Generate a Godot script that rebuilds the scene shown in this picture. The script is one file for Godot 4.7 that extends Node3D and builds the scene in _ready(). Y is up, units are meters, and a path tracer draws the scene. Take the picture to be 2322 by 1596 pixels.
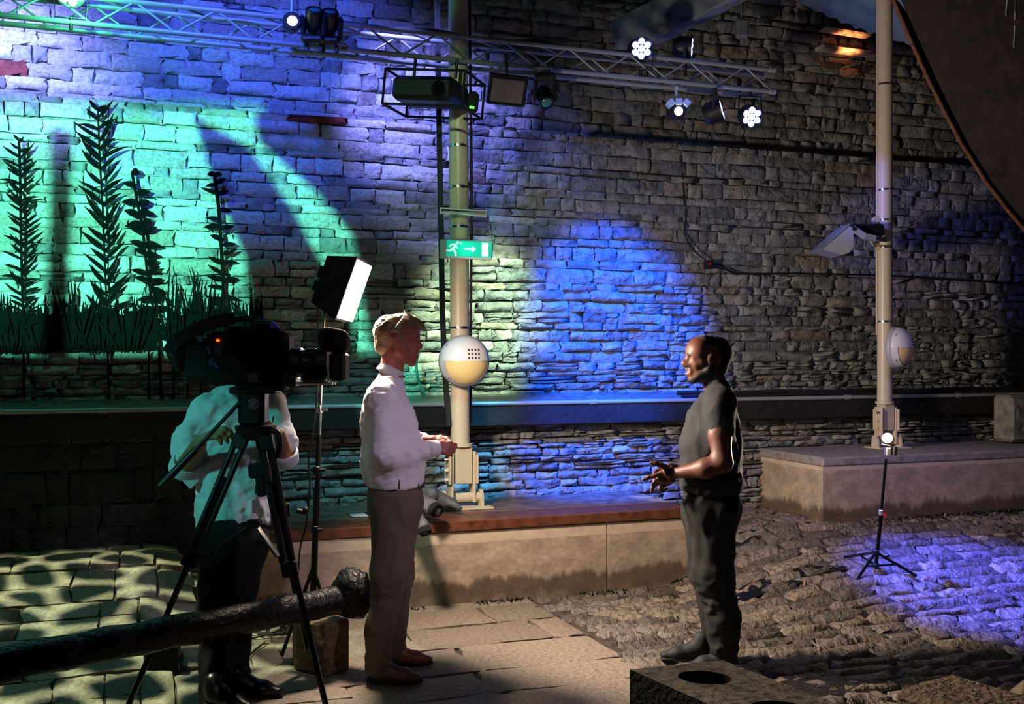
extends Node3D
# A film interview at night in an old stone dry dock. Metres, y up. The camera stands at the origin, eye height 1.6 m, level.
# "dock" axes: U runs along the back wall (to the right and away), V points at the wall; both lie in the ground plane.
const FL := 2400.0
const EYE := 1.6
const U := Vector3(0.9397, 0.0, -0.3420)
const V := Vector3(-0.3420, 0.0, -0.9397)
const UP := Vector3.UP

var M := {}
var names := {}

func _ready() -> void:
	set_camera_and_light()
	make_materials()
	build_floor()
	build_walls()
	build_benches()
	build_ceiling_and_hull()
	build_truss()
	build_poles()
	build_seaweed()
	build_softbox()
	build_small_lamp()
	build_anchor()
	build_keel_blocks()
	build_camcorder()
	build_props()
	build_people()

func set_camera_and_light() -> void:
	var cam := Camera3D.new()
	cam.name = "camera"
	cam.position = Vector3(0, EYE, 0)
	cam.fov = rad_to_deg(2.0 * atan(798.0 / FL))
	cam.near = 0.05
	cam.far = 100.0
	cam.current = true
	add_child(cam)
	var we := WorldEnvironment.new()
	we.name = "night_environment"
	var e := Environment.new()
	e.background_mode = Environment.BG_COLOR
	e.background_color = Color(0.10, 0.115, 0.15)
	e.background_energy_multiplier = 1.0
	e.tonemap_mode = Environment.TONE_MAPPER_LINEAR
	e.tonemap_exposure = 1.0
	e.sdfgi_enabled = true
	e.ssao_enabled = true
	e.ssil_enabled = true
	we.environment = e
	add_child(we)
	# stage spots that wash the back wall; the last two are added fills (they hang above and in front of the frame)
	var blue := Color(0.0, 0.34, 1.0)
	var violet := Color(0.36, 0.42, 1.0)
	spot("blue_wall_spot", dock(2.75, 4.9, 4.5), wallpt(1400, 790, 7.89), blue, 240.0, 11.5, 0.75, 0.05)
	spot("blue_low_spot", dock(2.6, 4.2, 4.5), wallpt(1345, 1050, 7.43), blue, 190.0, 9.5, 0.8, 0.04)
	spot("pale_green_wall_spot", dock(3.0, 4.6, 4.6), wallpt(1085, 730, 7.89), Color(0.84, 1.0, 0.80), 95.0, 8.5, 0.9, 0.05)
	spot("cyan_low_spot", dock(3.1, 4.0, 4.6), wallpt(1085, 1040, 7.4), Color(0.35, 0.72, 1.0), 60.0, 4.6, 0.9, 0.04)
	spot("violet_spot_centre", dock(1.45, 4.2, 6.7), wallpt(980, 290, 7.99), Color(0.50, 0.52, 1.0), 15.0, 30.0, 1.0, 0.05)
	spot("violet_spot_left", dock(-1.05, 3.9, 6.75), wallpt(-30, 170, 7.99), Color(0.52, 0.56, 1.0), 16.0, 38.0, 1.0, 0.05)
	spot("violet_wash_left", dock(0.2, 4.6, 4.8), wallpt(520, 110, 7.99), Color(0.26, 0.36, 1.0), 26.0, 25.0, 1.0, 0.1)
	spot("slate_wash_right", dock(3.0, 4.4, 4.0), wallpt(1440, 590, 7.99), Color(0.50, 0.64, 1.0), 2.8, 22.0, 1.0, 0.2)
	spot("violet_floor_spot", at(1690, 255, 7.6), floorpt(2290, 1310, 0.15), Color(0.30, 0.34, 1.0), 140.0, 18.0, 1.0, 0.06)
	spot("mauve_floor_wash", dock(5.0, 4.4, 4.2), dock(5.4, 0.4, 6.4), Color(0.78, 0.70, 1.0), 5.5, 24.0, 1.0, 0.2)
	spot("violet_pole_spot", at(1640, 330, 7.7), at(2000, 500, 8.95), Color(0.40, 0.46, 1.0), 2.2, 17.0, 0.6, 0.05)
	spot("teal_low_spot", dock(0.8, 4.2, 4.3), wallpt(850, 1060, 7.43), Color(0.45, 0.88, 0.92), 12.0, 12.0, 1.0, 0.05)
	spot("white_bench_spot", dock(3.6, 4.6, 4.6), wallpt(1490, 1124, 6.95), Color(0.72, 0.85, 1.0), 60.0, 2.6, 0.9, 0.03)
	spot("lavender_fill_spot", Vector3(2.6, 3.5, -2.2), Vector3(-0.55, 0.98, -5.2), Color(0.93, 0.85, 1.0), 9.5, 9.0, 1.0, 0.12)  # added fill on the front of the man in white
	spot("added_pole_spot", Vector3(-0.9, 4.3, -1.2), at(1042, 330, 7.3), Color(0.86, 1.0, 0.82), 13.0, 7.0, 1.0, 0.08)  # added to brighten the upper pole, no such lamp hangs there
	# the green projector off to the left and the flags that cut its beam
	var green := Color(0.42, 1.0, 0.84)
	spot("green_projector", PROJ, wallpt(330, 500, 7.89), green, 150.0, 17.0, 0.25, 0.01)
	spot("green_side_wash", Vector3(-3.4, 2.6, -2.2), Vector3(-1.38, 1.10, -5.0), Color(0.40, 1.0, 0.95), 5.0, 7.5, 0.8, 0.1)
	# water effect lamp over the floor at the left
	spot("water_effect_lamp", WATER, Vector3(-2.4, 0.1, -5.5), Color(0.93, 1.0, 0.80), 78.0, 17.0, 0.6, 0.014)
	spot("water_effect_fill", WATER + Vector3(-0.9, -0.3, 0.9), Vector3(-2.5, 0.1, -5.4), Color(0.72, 1.0, 0.86), 3.4, 15.0, 0.9, 0.1)
	# added unseen fill lights for the people and the right side
	spot("fill_light", Vector3(-0.9, 3.9, 0.4), Vector3(0.1, 0.75, -5.3), Color(1.0, 0.92, 0.97), 1.5, 22.0, 1.0, 0.5)
	spot("fill_light_right", Vector3(4.0, 4.2, -1.6), Vector3(3.6, 0.3, -6.4), Color(0.86, 0.86, 1.0), 0.75, 28.0, 1.0, 0.5)

const PROJ := Vector3(-2.7, 3.0, -0.3)
const WATER := Vector3(-3.9, 4.75, -5.3)

# ---------------------------------------------------------------- places
func at(px: float, py: float, d: float) -> Vector3:
	return Vector3((px - 1161.0) / FL * d, EYE + (798.0 - py) / FL * d, -d)

func dock(u: float, h: float, v: float) -> Vector3:
	return U * u + V * v + UP * h

func wallpt(px: float, py: float, v: float) -> Vector3:
	return at(px, py, v / (0.9397 - 0.3420 * (px - 1161.0) / FL))

func floorpt(px: float, py: float, h := 0.0) -> Vector3:
	return at(px, py, FL * (EYE - h) / (py - 798.0))

func uof(p: Vector3) -> float:
	return p.dot(U)

func vof(p: Vector3) -> float:
	return p.dot(V)

func pix(p: Vector3) -> Vector2:
	return Vector2(1161.0 + p.x / -p.z * FL, 798.0 - (p.y - EYE) / -p.z * FL)

func ground(p: Vector3) -> float:      # the dock floor rises towards the wall at both sides
	var u := uof(p)
	var v := vof(p)
	var right := smoothstep(3.3, 4.4, u) * clampf((v - 5.0) / 1.6, 0.0, 1.0) * 0.34
	var left := (1.0 - smoothstep(0.15, 0.68, u)) * clampf((v - 5.3) / 1.6, 0.0, 1.0) * 0.34
	return maxf(right, left)

# ---------------------------------------------------------------- nodes
func numbered(called: String) -> String:
	var n: int = names.get(called, 0)
	names[called] = n + 1
	return called if n == 0 else "%s_%03d" % [called, n]

func thing(called: String, label: String, category: String, where := Vector3.ZERO, group := "") -> Node3D:
	var o := Node3D.new()
	o.name = numbered(called)
	add_child(o, true)
	o.position = where
	tag(o, label, category, group)
	return o

func tag(o: Node, label: String, category: String, group := "") -> void:
	o.set_meta("label", label)
	o.set_meta("category", category)
	if group != "":
		o.set_meta("group", group)

func mi(called: String, mesh: Mesh, m: Material, parent: Node) -> MeshInstance3D:
	var o := MeshInstance3D.new()
	o.mesh = mesh
	if m:
		o.material_override = m
	if parent == self:
		o.name = numbered(called)
	else:
		var key := "%d/%s" % [parent.get_instance_id(), called]
		var n: int = names.get(key, 0)
		names[key] = n + 1
		o.name = called if n == 0 else "%s_%03d" % [called, n]
	o.cast_shadow = GeometryInstance3D.SHADOW_CASTING_SETTING_ON
	parent.add_child(o, true)
	if parent != self and parent is Node3D and not parent is MeshInstance3D:
		o.position = -(parent as Node3D).position
	return o

func part(called: String, st: SurfaceTool, m: Material, parent: Node) -> MeshInstance3D:   # geometry is given in world metres
	st.generate_normals()
	return mi(called, st.commit(), m, parent)

func struct(called: String, st: SurfaceTool, m: Material) -> MeshInstance3D:
	var o := part(called, st, m, self)
	o.set_meta("kind", "structure")
	return o

func spot(called: String, from: Vector3, to: Vector3, c: Color, energy: float, angle: float, soft: float, size: float) -> SpotLight3D:
	var l := SpotLight3D.new()
	l.name = called
	l.light_color = c
	l.light_energy = energy
	l.spot_angle = angle
	l.spot_angle_attenuation = soft
	l.spot_range = 30.0
	l.spot_attenuation = 2.0
	l.light_size = size
	l.shadow_enabled = true
	add_child(l, true)
	l.look_at_from_position(from, to, Vector3.UP if absf((to - from).normalized().y) < 0.99 else Vector3.RIGHT)
	return l

func omni(called: String, where: Vector3, c: Color, energy: float, size: float) -> OmniLight3D:
	var l := OmniLight3D.new()
	l.name = called
	l.light_color = c
	l.light_energy = energy
	l.omni_range = 20.0
	l.omni_attenuation = 2.0
	l.light_size = size
	l.shadow_enabled = true
	add_child(l, true)
	l.position = where
	return l

func area(called: String, from: Vector3, to: Vector3, c: Color, energy: float, size: Vector2) -> AreaLight3D:
	var l := AreaLight3D.new()
	l.name = called
	l.light_color = c
	l.light_energy = energy
	l.area_size = size
	l.area_range = 30.0
	l.area_normalize_energy = true
	l.area_attenuation = 2.0
	l.shadow_enabled = true
	add_child(l, true)
	l.look_at_from_position(from, to)
	return l

# ---------------------------------------------------------------- geometry
func S() -> SurfaceTool:
	var st := SurfaceTool.new()
	st.begin(Mesh.PRIMITIVE_TRIANGLES)
	return st

func tri(st: SurfaceTool, a: Vector3, b: Vector3, c: Vector3, out: Vector3) -> void:
	if (b - a).cross(c - a).dot(out) > 0.0:
		st.add_vertex(a); st.add_vertex(c); st.add_vertex(b)
	else:
		st.add_vertex(a); st.add_vertex(b); st.add_vertex(c)

func quad(st: SurfaceTool, a: Vector3, b: Vector3, c: Vector3, d: Vector3, out: Vector3) -> void:
	tri(st, a, b, c, out)
	tri(st, a, c, d, out)

func box(st: SurfaceTool, xf: Transform3D, size: Vector3, bev := 0.0) -> void:
	st.set_smooth_group(-1)
	var h := size * 0.5
	bev = minf(bev, minf(h.x, minf(h.y, h.z)) * 0.9)
	var o := xf.origin
	var p := func(s: Vector3, axis: int) -> Vector3:
		var q := (h - Vector3.ONE * bev) * s
		q[axis] = h[axis] * s[axis]
		return xf * q
	for a in 3:
		var b := (a + 1) % 3
		var c := (a + 2) % 3
		for sa in [-1.0, 1.0]:
			var s := [Vector3.ONE, Vector3.ONE, Vector3.ONE, Vector3.ONE]
			var k := 0
			for bc in [[-1.0, -1.0], [1.0, -1.0], [1.0, 1.0], [-1.0, 1.0]]:
				var q := Vector3.ZERO
				q[a] = sa; q[b] = bc[0]; q[c] = bc[1]
				s[k] = q
				k += 1
			var v0: Vector3 = p.call(s[0], a); var v1: Vector3 = p.call(s[1], a); var v2: Vector3 = p.call(s[2], a); var v3: Vector3 = p.call(s[3], a)
			quad(st, v0, v1, v2, v3, (v0 + v2) * 0.5 - o)
			if bev > 0.0:
				for sb in [-1.0, 1.0]:
					var e0 := Vector3.ZERO
					e0[a] = sa; e0[b] = sb; e0[c] = -1.0
					var e1 := e0
					e1[c] = 1.0
					var w0: Vector3 = p.call(e0, a); var w1: Vector3 = p.call(e1, a); var w2: Vector3 = p.call(e1, b); var w3: Vector3 = p.call(e0, b)
					quad(st, w0, w1, w2, w3, (w0 + w2) * 0.5 - o)
	if bev > 0.0:
		for sx in [-1.0, 1.0]:
			for sy in [-1.0, 1.0]:
				for sz in [-1.0, 1.0]:
					var s := Vector3(sx, sy, sz)
					var c0: Vector3 = p.call(s, 0)
					tri(st, c0, p.call(s, 1), p.call(s, 2), c0 - o)

func bar(st: SurfaceTool, a: Vector3, b: Vector3, w: float, h: float, up := Vector3.UP, bev := 0.0) -> void:   # a box from a to b
	var z := (b - a).normalized()
	if absf(z.dot(up)) > 0.98:
		up = Vector3.RIGHT
	var x := up.cross(z).normalized()
	box(st, Transform3D(Basis(x, z.cross(x), z), (a + b) * 0.5), Vector3(w, h, a.distance_to(b)), bev)

func frames(pts: PackedVector3Array) -> Array:
	var out := []
	var t := (pts[1] - pts[0]).normalized()
	var n := t.cross(Vector3.UP if absf(t.y) < 0.9 else Vector3.RIGHT).normalized()
	for i in pts.size():
		var d := (pts[mini(i + 1, pts.size() - 1)] - pts[maxi(i - 1, 0)]).normalized()
		n = (n - d * n.dot(d)).normalized()
		out.append([n, d.cross(n)])
	return out

func tube(st: SurfaceTool, pts: PackedVector3Array, r, n := 8, caps := true) -> void:
	st.set_smooth_group(1)
	var fr := frames(pts)
	var rings := []
	for i in pts.size():
		var rad: float = r if r is float else r[i]
		var ring := PackedVector3Array()
		for k in n:
			var a := TAU * k / n
			ring.append(pts[i] + fr[i][0] * cos(a) * rad + fr[i][1] * sin(a) * rad)
		rings.append(ring)
	for i in pts.size() - 1:
		var mid := (pts[i] + pts[i + 1]) * 0.5
		for k in n:
			var j := (k + 1) % n
			var a: Vector3 = rings[i][k]
			var c: Vector3 = rings[i + 1][j]
			quad(st, a, rings[i + 1][k], c, rings[i][j], (a + c) * 0.5 - mid)
	if caps:
		st.set_smooth_group(-1)
		for e in [0, pts.size() - 1]:
			var out: Vector3 = pts[0] - pts[1] if e == 0 else pts[e] - pts[e - 1]
			for k in range(1, n - 1):
				tri(st, rings[e][0], rings[e][k], rings[e][k + 1], out)

func rod(st: SurfaceTool, a: Vector3, b: Vector3, r: float, n := 10) -> void:
	tube(st, PackedVector3Array([a, b]), r, n)

func cable(st: SurfaceTool, ctrl: Array, r: float, steps := 6, n := 6) -> void:
	var pts := PackedVector3Array()
	for i in ctrl.size() - 1:
		var p0: Vector3 = ctrl[maxi(i - 1, 0)]
		var p1: Vector3 = ctrl[i]
		var p2: Vector3 = ctrl[i + 1]
		var p3: Vector3 = ctrl[mini(i + 2, ctrl.size() - 1)]
		for k in steps:
			pts.append(p1.cubic_interpolate(p2, p0, p3, float(k) / steps))
	pts.append(ctrl[-1])
	tube(st, pts, r, n)

func lathe(st: SurfaceTool, xf: Transform3D, prof: Array, n := 24, flat := false) -> void:   # profile (radius, height), going up outside
	for i in prof.size() - 1:
		st.set_smooth_group(i + 2 if flat else 1)
		var p: Vector2 = prof[i]
		var q: Vector2 = prof[i + 1]
		for k in n:
			var a := TAU * k / n
			var b := TAU * (k + 1) / n
			var ca := Vector3(cos(a), 0, sin(a))
			var cb := Vector3(cos(b), 0, sin(b))
			var out := xf.basis * ((ca + cb) * 0.5 * (q.y - p.y) - Vector3.UP * (q.x - p.x))
			var v0 := xf * (ca * p.x + Vector3.UP * p.y)
			var v1 := xf * (ca * q.x + Vector3.UP * q.y)
			var v2 := xf * (cb * q.x + Vector3.UP * q.y)
			var v3 := xf * (cb * p.x + Vector3.UP * p.y)
			if q.x > 0.00001:
				tri(st, v0, v1, v2, out)
			if p.x > 0.00001:
				tri(st, v0, v2, v3, out)

func cyl(st: SurfaceTool, xf: Transform3D, r: float, h: float, n := 16, bev := 0.0) -> void:   # axis y, centred
	if bev > 0.0:
		lathe(st, xf, [Vector2(0, -h / 2), Vector2(r - bev, -h / 2), Vector2(r, -h / 2 + bev), Vector2(r, h / 2 - bev), Vector2(r - bev, h / 2), Vector2(0, h / 2)], n, true)
	else:
		lathe(st, xf, [Vector2(0, -h / 2), Vector2(r, -h / 2), Vector2(r, h / 2), Vector2(0, h / 2)], n, true)

func ball(st: SurfaceTool, xf: Transform3D, n := 16, m := 10) -> void:   # unit sphere under xf
	var prof := []
	for i in m + 1:
		var a := -PI / 2 + PI * i / m
		prof.append(Vector2(maxf(cos(a), 0.0), sin(a)))
	prof[0].x = 0.0
	prof[m].x = 0.0
	lathe(st, xf, prof, n)

func prism(st: SurfaceTool, xf: Transform3D, poly: PackedVector2Array, depth: float) -> void:   # outline in x, y; thickness along z
	st.set_smooth_group(-1)
	var idx := Geometry2D.triangulate_polygon(poly)
	var zb := xf.basis.z
	for s in [-0.5, 0.5]:
		for i in range(0, idx.size(), 3):
			var a := poly[idx[i]]
			var b := poly[idx[i + 1]]
			var c := poly[idx[i + 2]]
			tri(st, xf * Vector3(a.x, a.y, s * depth), xf * Vector3(b.x, b.y, s * depth), xf * Vector3(c.x, c.y, s * depth), zb * s)
	var area2 := 0.0
	for i in poly.size():
		area2 += poly[i].cross(poly[(i + 1) % poly.size()])
	for i in poly.size():
		var a := poly[i]
		var b := poly[(i + 1) % poly.size()]
		var e := (b - a) * signf(area2)
		var out := xf.basis * Vector3(e.y, -e.x, 0)
		quad(st, xf * Vector3(a.x, a.y, -depth / 2), xf * Vector3(b.x, b.y, -depth / 2), xf * Vector3(b.x, b.y, depth / 2), xf * Vector3(a.x, a.y, depth / 2), out)

func basis_y(dir: Vector3) -> Basis:   # a basis whose y points along dir
	var y := dir.normalized()
	var x := y.cross(Vector3.BACK if absf(y.z) < 0.9 else Vector3.RIGHT).normalized()
	return Basis(x, y, x.cross(y))

func xf_y(where: Vector3, dir: Vector3) -> Transform3D:
	return Transform3D(basis_y(dir), where)

func facing(where: Vector3, dir: Vector3) -> Transform3D:   # local +z points along dir, y upwards
	var z := dir.normalized()
	var x := Vector3.UP.cross(z).normalized()
	return Transform3D(Basis(x, z.cross(x), z), where)

# ---------------------------------------------------------------- materials
func noise_tex(freq: float, sd: int, stops: Array, size := 512, octaves := 5, kind := FastNoiseLite.TYPE_SIMPLEX_SMOOTH) -> NoiseTexture2D:
	var n := FastNoiseLite.new()
	n.noise_type = kind
	n.seed = sd
	n.frequency = freq
	n.fractal_octaves = octaves
	n.fractal_gain = 0.55
	var t := NoiseTexture2D.new()
	t.width = size
	t.height = size
	t.seamless = true
	t.noise = n
	var g := Gradient.new()
	g.offsets = PackedFloat32Array(stops.map(func(s): return s[0]))
	g.colors = PackedColorArray(stops.map(func(s): return s[1]))
	t.color_ramp = g
	return t

func flat(c: Color, rough := 0.6, metal := 0.0) -> StandardMaterial3D:
	var m := StandardMaterial3D.new()
	m.albedo_color = c
	m.roughness = rough
	m.metallic = metal
	return m

func glow(c: Color, energy: float) -> StandardMaterial3D:
	var m := flat(Color(0.9, 0.9, 0.9), 0.5)
	m.emission_enabled = true
	m.emission = c
	m.emission_energy_multiplier = energy
	return m

func textured(c: Color, tex: Texture2D, scale: float, rough: float, height: Texture2D = null, relief := 0.0, world := true) -> StandardMaterial3D:
	var m := flat(c, rough)
	m.albedo_texture = tex
	m.uv1_triplanar = true
	m.uv1_world_triplanar = world
	m.uv1_scale = Vector3.ONE * scale
	if height:
		m.heightmap_enabled = true
		m.heightmap_texture = height
		m.heightmap_scale = relief
	return m

func grey(v: float) -> Color:
	return Color(v, v, v)

func make_materials() -> void:
	var patchy := noise_tex(0.012, 11, [[0.0, grey(0.45)], [0.4, grey(0.78)], [0.6, grey(0.92)], [1.0, grey(1.0)]])
	var fine := noise_tex(0.03, 12, [[0.0, grey(0.62)], [0.5, grey(0.9)], [1.0, grey(1.0)]])
	var rough_h := noise_tex(0.018, 13, [[0.0, grey(0.0)], [1.0, grey(1.0)]], 512, 6)
	var ridge_h := noise_tex(0.010, 14, [[0.0, grey(0.0)], [0.45, grey(0.4)], [0.55, grey(0.75)], [1.0, grey(1.0)]], 512, 6)
	var cloth_h := noise_tex(0.2, 15, [[0.0, grey(0.3)], [1.0, grey(0.7)]], 256, 2)
	M.patchy = patchy; M.fine = fine; M.rough_h = rough_h; M.cloth_h = cloth_h
	var i := 0
	M.wall = []
	for c in [Color(0.60, 0.60, 0.59), Color(0.67, 0.66, 0.63), Color(0.52, 0.52, 0.52), Color(0.62, 0.58, 0.53), Color(0.57, 0.59, 0.60)]:
		M.wall.append(textured(c, patchy, 0.9 + 0.13 * i, 0.78, ridge_h, 2.6))
		i += 1
	M.lime = []
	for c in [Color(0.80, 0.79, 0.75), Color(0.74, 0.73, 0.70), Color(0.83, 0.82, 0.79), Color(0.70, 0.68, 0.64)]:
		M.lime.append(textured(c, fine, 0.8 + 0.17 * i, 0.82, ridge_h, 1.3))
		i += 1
	M.shade_dark = []  # shade of the alcove, put into the stone colour
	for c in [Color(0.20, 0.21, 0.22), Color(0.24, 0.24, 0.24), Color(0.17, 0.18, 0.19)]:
		M.shade_dark.append(textured(c, patchy, 0.9 + 0.1 * i, 0.85, ridge_h, 2.0))
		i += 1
	M.brick_red = textured(Color(0.55, 0.24, 0.19), patchy, 1.7, 0.85, rough_h, 1.5)
	M.mortar = textured(Color(0.47, 0.46, 0.44), fine, 1.3, 0.9, rough_h, 1.6)
	M.mortar_pale = textured(Color(0.70, 0.69, 0.66), fine, 1.3, 0.9, rough_h, 1.2)
	M.flag = []
	for c in [Color(0.56, 0.50, 0.44), Color(0.60, 0.54, 0.47), Color(0.52, 0.47, 0.41), Color(0.57, 0.53, 0.47)]:
		M.flag.append(textured(c, fine, 0.7 + 0.11 * i, 0.62, rough_h, 0.7))
		i += 1
	M.sett = []
	for c in [Color(0.54, 0.49, 0.44), Color(0.60, 0.54, 0.47), Color(0.48, 0.44, 0.40), Color(0.56, 0.51, 0.48), Color(0.42, 0.38, 0.34)]:
		M.sett.append(textured(c, patchy, 1.1 + 0.09 * i, 0.5, ridge_h, 1.8))
		i += 1
	M.earth = textured(Color(0.30, 0.26, 0.21), patchy, 1.6, 0.85, rough_h, 2.0)
	M.wet = textured(Color(0.20, 0.18, 0.16), patchy, 1.6, 0.12, rough_h, 2.5)
	M.concrete = textured(Color(0.66, 0.59, 0.52), fine, 0.8, 0.85, rough_h, 0.35)
	M.timber = textured(Color(0.47, 0.29, 0.20), noise_tex(0.02, 21, [[0.0, Color(0.5, 0.45, 0.4)], [0.5, Color(0.8, 0.78, 0.75)], [1.0, Color(1, 1, 1)]]), 1.0, 0.4, rough_h, 0.2)
	M.timber_worn = textured(Color(0.50, 0.42, 0.38), patchy, 1.0, 0.38, rough_h, 0.25)
	M.cream = flat(Color(0.80, 0.74, 0.64), 0.38)
	M.cream.metallic_specular = 0.5
	M.black = flat(Color(0.045, 0.045, 0.05), 0.45)
	M.black_matt = flat(Color(0.03, 0.03, 0.033), 0.85)
	M.black_gloss = flat(Color(0.03, 0.03, 0.035), 0.18)
	M.rubber = flat(Color(0.07, 0.07, 0.075), 0.7)
	M.alu = flat(Color(0.72, 0.73, 0.75), 0.32, 0.85)
	M.steel = flat(Color(0.78, 0.78, 0.76), 0.22, 1.0)
	M.dull = flat(Color(0.62, 0.63, 0.64), 0.45, 0.3)
	M.ledge = textured(Color(0.50, 0.49, 0.47), patchy, 1.3, 0.3, rough_h, 1.0)

# ---------------------------------------------------------------- stone pieces
func stone_set(count: int, sd: int, rough: float, soft: float) -> Array:   # rough-faced unit blocks, face towards +z
	var rng := RandomNumberGenerator.new()
	rng.seed = sd
	var out := []
	var xs := [-0.5, -0.43, -0.17, 0.15, 0.42, 0.5]
	var ys := [-0.5, -0.36, 0.02, 0.37, 0.5]
	for k in count:
		var g := []
		for j in 5:
			var row := []
			for i in 6:
				var edge := int(i == 0 or i == 5) + int(j == 0 or j == 4)
				var z := 0.5 - soft * (0.0 if edge == 0 else 1.0 if edge == 1 else 1.5) + rng.randf_range(-rough, rough) * (1.0 if edge == 0 else 0.6)
				row.append(Vector3(xs[i] + rng.randf_range(-0.03, 0.03) * (1.0 + rough * 4.0), ys[j] + rng.randf_range(-0.05, 0.05) * (1.0 + rough * 6.0), z))
			g.append(row)
		var st := S()
		st.set_smooth_group(1)
		for j in 4:
			for i in 5:
				quad(st, g[j][i], g[j][i + 1], g[j + 1][i + 1], g[j + 1][i], Vector3.BACK)
		st.set_smooth_group(2)
		var rim := []
		for i in 5: rim.append(g[0][i])
		for j in 4: rim.append(g[j][5])
		for i in range(5, 0, -1): rim.append(g[4][i])
		for j in range(4, 0, -1): rim.append(g[j][0])
		for i in rim.size():
			var a: Vector3 = rim[i]
			var b: Vector3 = rim[(i + 1) % rim.size()]
			var mid := (a + b) * 0.5
			quad(st, a, b, Vector3(b.x, b.y, -0.5), Vector3(a.x, a.y, -0.5), Vector3(mid.x, mid.y, 0))
		st.generate_normals()
		out.append(st.commit())
	return out

# Lays the pieces: the 300 that show largest are parts with a node each, the rest are one joined part.
func lay(parent: Node3D, called: String, pieces: Array, shapes: Array, most: int, rest_mat: Material) -> void:
	for p in pieces:
		var o: Vector3 = p.xf.origin
		var size := 0.0
		if o.z < -0.5:
			var q := pix(o)
			if q.x > -60 and q.x < 2380 and q.y > -60 and q.y < 1650:
				size = p.w * p.h / (o.z * o.z)
		p.size = size
	pieces.sort_custom(func(a, b): return a.size > b.size)
	var st := S()
	var any := false
	for i in pieces.size():
		var p = pieces[i]
		if i < most and p.size > 0.0:
			var o := mi(called, shapes[p.k % shapes.size()], p.m, parent)
			o.transform = p.xf
		else:
			st.append_from(shapes[p.k % shapes.size()], 0, p.xf)
			any = true
	if any:
		var r := mi(called + "work", st.commit(), rest_mat, parent)
		r.set_meta("kind", "stuff")

func stone_wall(called: String, u0: float, u1: float, h0: float, h1: float, v: float, sd: int, pale: bool, most: int, shapes: Array, course := 0.1) -> void:
	var rng := RandomNumberGenerator.new()
	rng.seed = sd
	var st := S()
	var thick := 0.5
	box(st, Transform3D(Basis(U, UP, -V), dock((u0 + u1) / 2, (h0 + h1) / 2, v + thick / 2 + 0.03)), Vector3(u1 - u0, h1 - h0, thick))
	var w := struct(called, st, M.mortar_pale if pale else M.mortar)
	var pieces := []
	var wob := FastNoiseLite.new()
	wob.seed = sd
	wob.frequency = 0.55
	var h := h0 + 0.004
	var course_no := 0
	while h < h1 - 0.03:
		var rh := minf(rng.randf_range(course * 0.6, course * 1.4), h1 - h)
		if h1 - h - rh < 0.05:
			rh = h1 - h
		course_no += 1
		var u := u0 - rng.randf() * 0.2
		while u < u1:
			var len := rng.randf_range(0.09, 0.22) if rng.randf() < 0.5 else rng.randf_range(0.2, 0.44)
			var parts := [[0.0, 1.0]]
			if not pale and rng.randf() < 0.18:
				var cut := rng.randf_range(0.35, 0.65)
				parts = [[0.0, cut], [cut, 1.0]]
			if called.ends_with("alcove"):
				parts = [[0.0, 1.0]]
			for q in parts:
				var mid := u + len / 2
				var hh: float = rh * (q[1] - q[0])
				var hm: float = h + rh * (q[0] + q[1]) * 0.5
				if hm - h0 > 0.1 and h1 - hm > 0.1:
					hm += 0.022 * wob.get_noise_2d(mid, course_no * 0.4)
				var p := pix(dock(mid, hm, v))
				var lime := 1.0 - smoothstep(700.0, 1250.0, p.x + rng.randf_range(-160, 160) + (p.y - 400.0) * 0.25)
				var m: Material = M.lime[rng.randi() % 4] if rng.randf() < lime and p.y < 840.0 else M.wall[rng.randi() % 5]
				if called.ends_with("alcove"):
					m = M.shade_dark[rng.randi() % 3]
				for red in [Vector2(885, 252), Vector2(1245, 335), Vector2(720, 290), Vector2(110, 250), Vector2(15, 160), Vector2(735, 300)]:
					if p.distance_to(red) < 20.0 and rng.randf() < 0.5:
						m = M.brick_red
				var depth := rng.randf_range(0.075, 0.13) if not pale else rng.randf_range(0.09, 0.115)
				var b := Basis(U * (len - rng.randf_range(0.002, 0.014)), UP * (hh - rng.randf_range(0.0, 0.010)), -V * depth)
				b = b.rotated(V, rng.randf_range(-0.03, 0.03))
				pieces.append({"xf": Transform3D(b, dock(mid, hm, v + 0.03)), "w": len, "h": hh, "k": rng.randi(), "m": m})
			u += len
		h += rh
	lay(w, "stone", pieces, shapes, most, M.wall[0])

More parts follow.
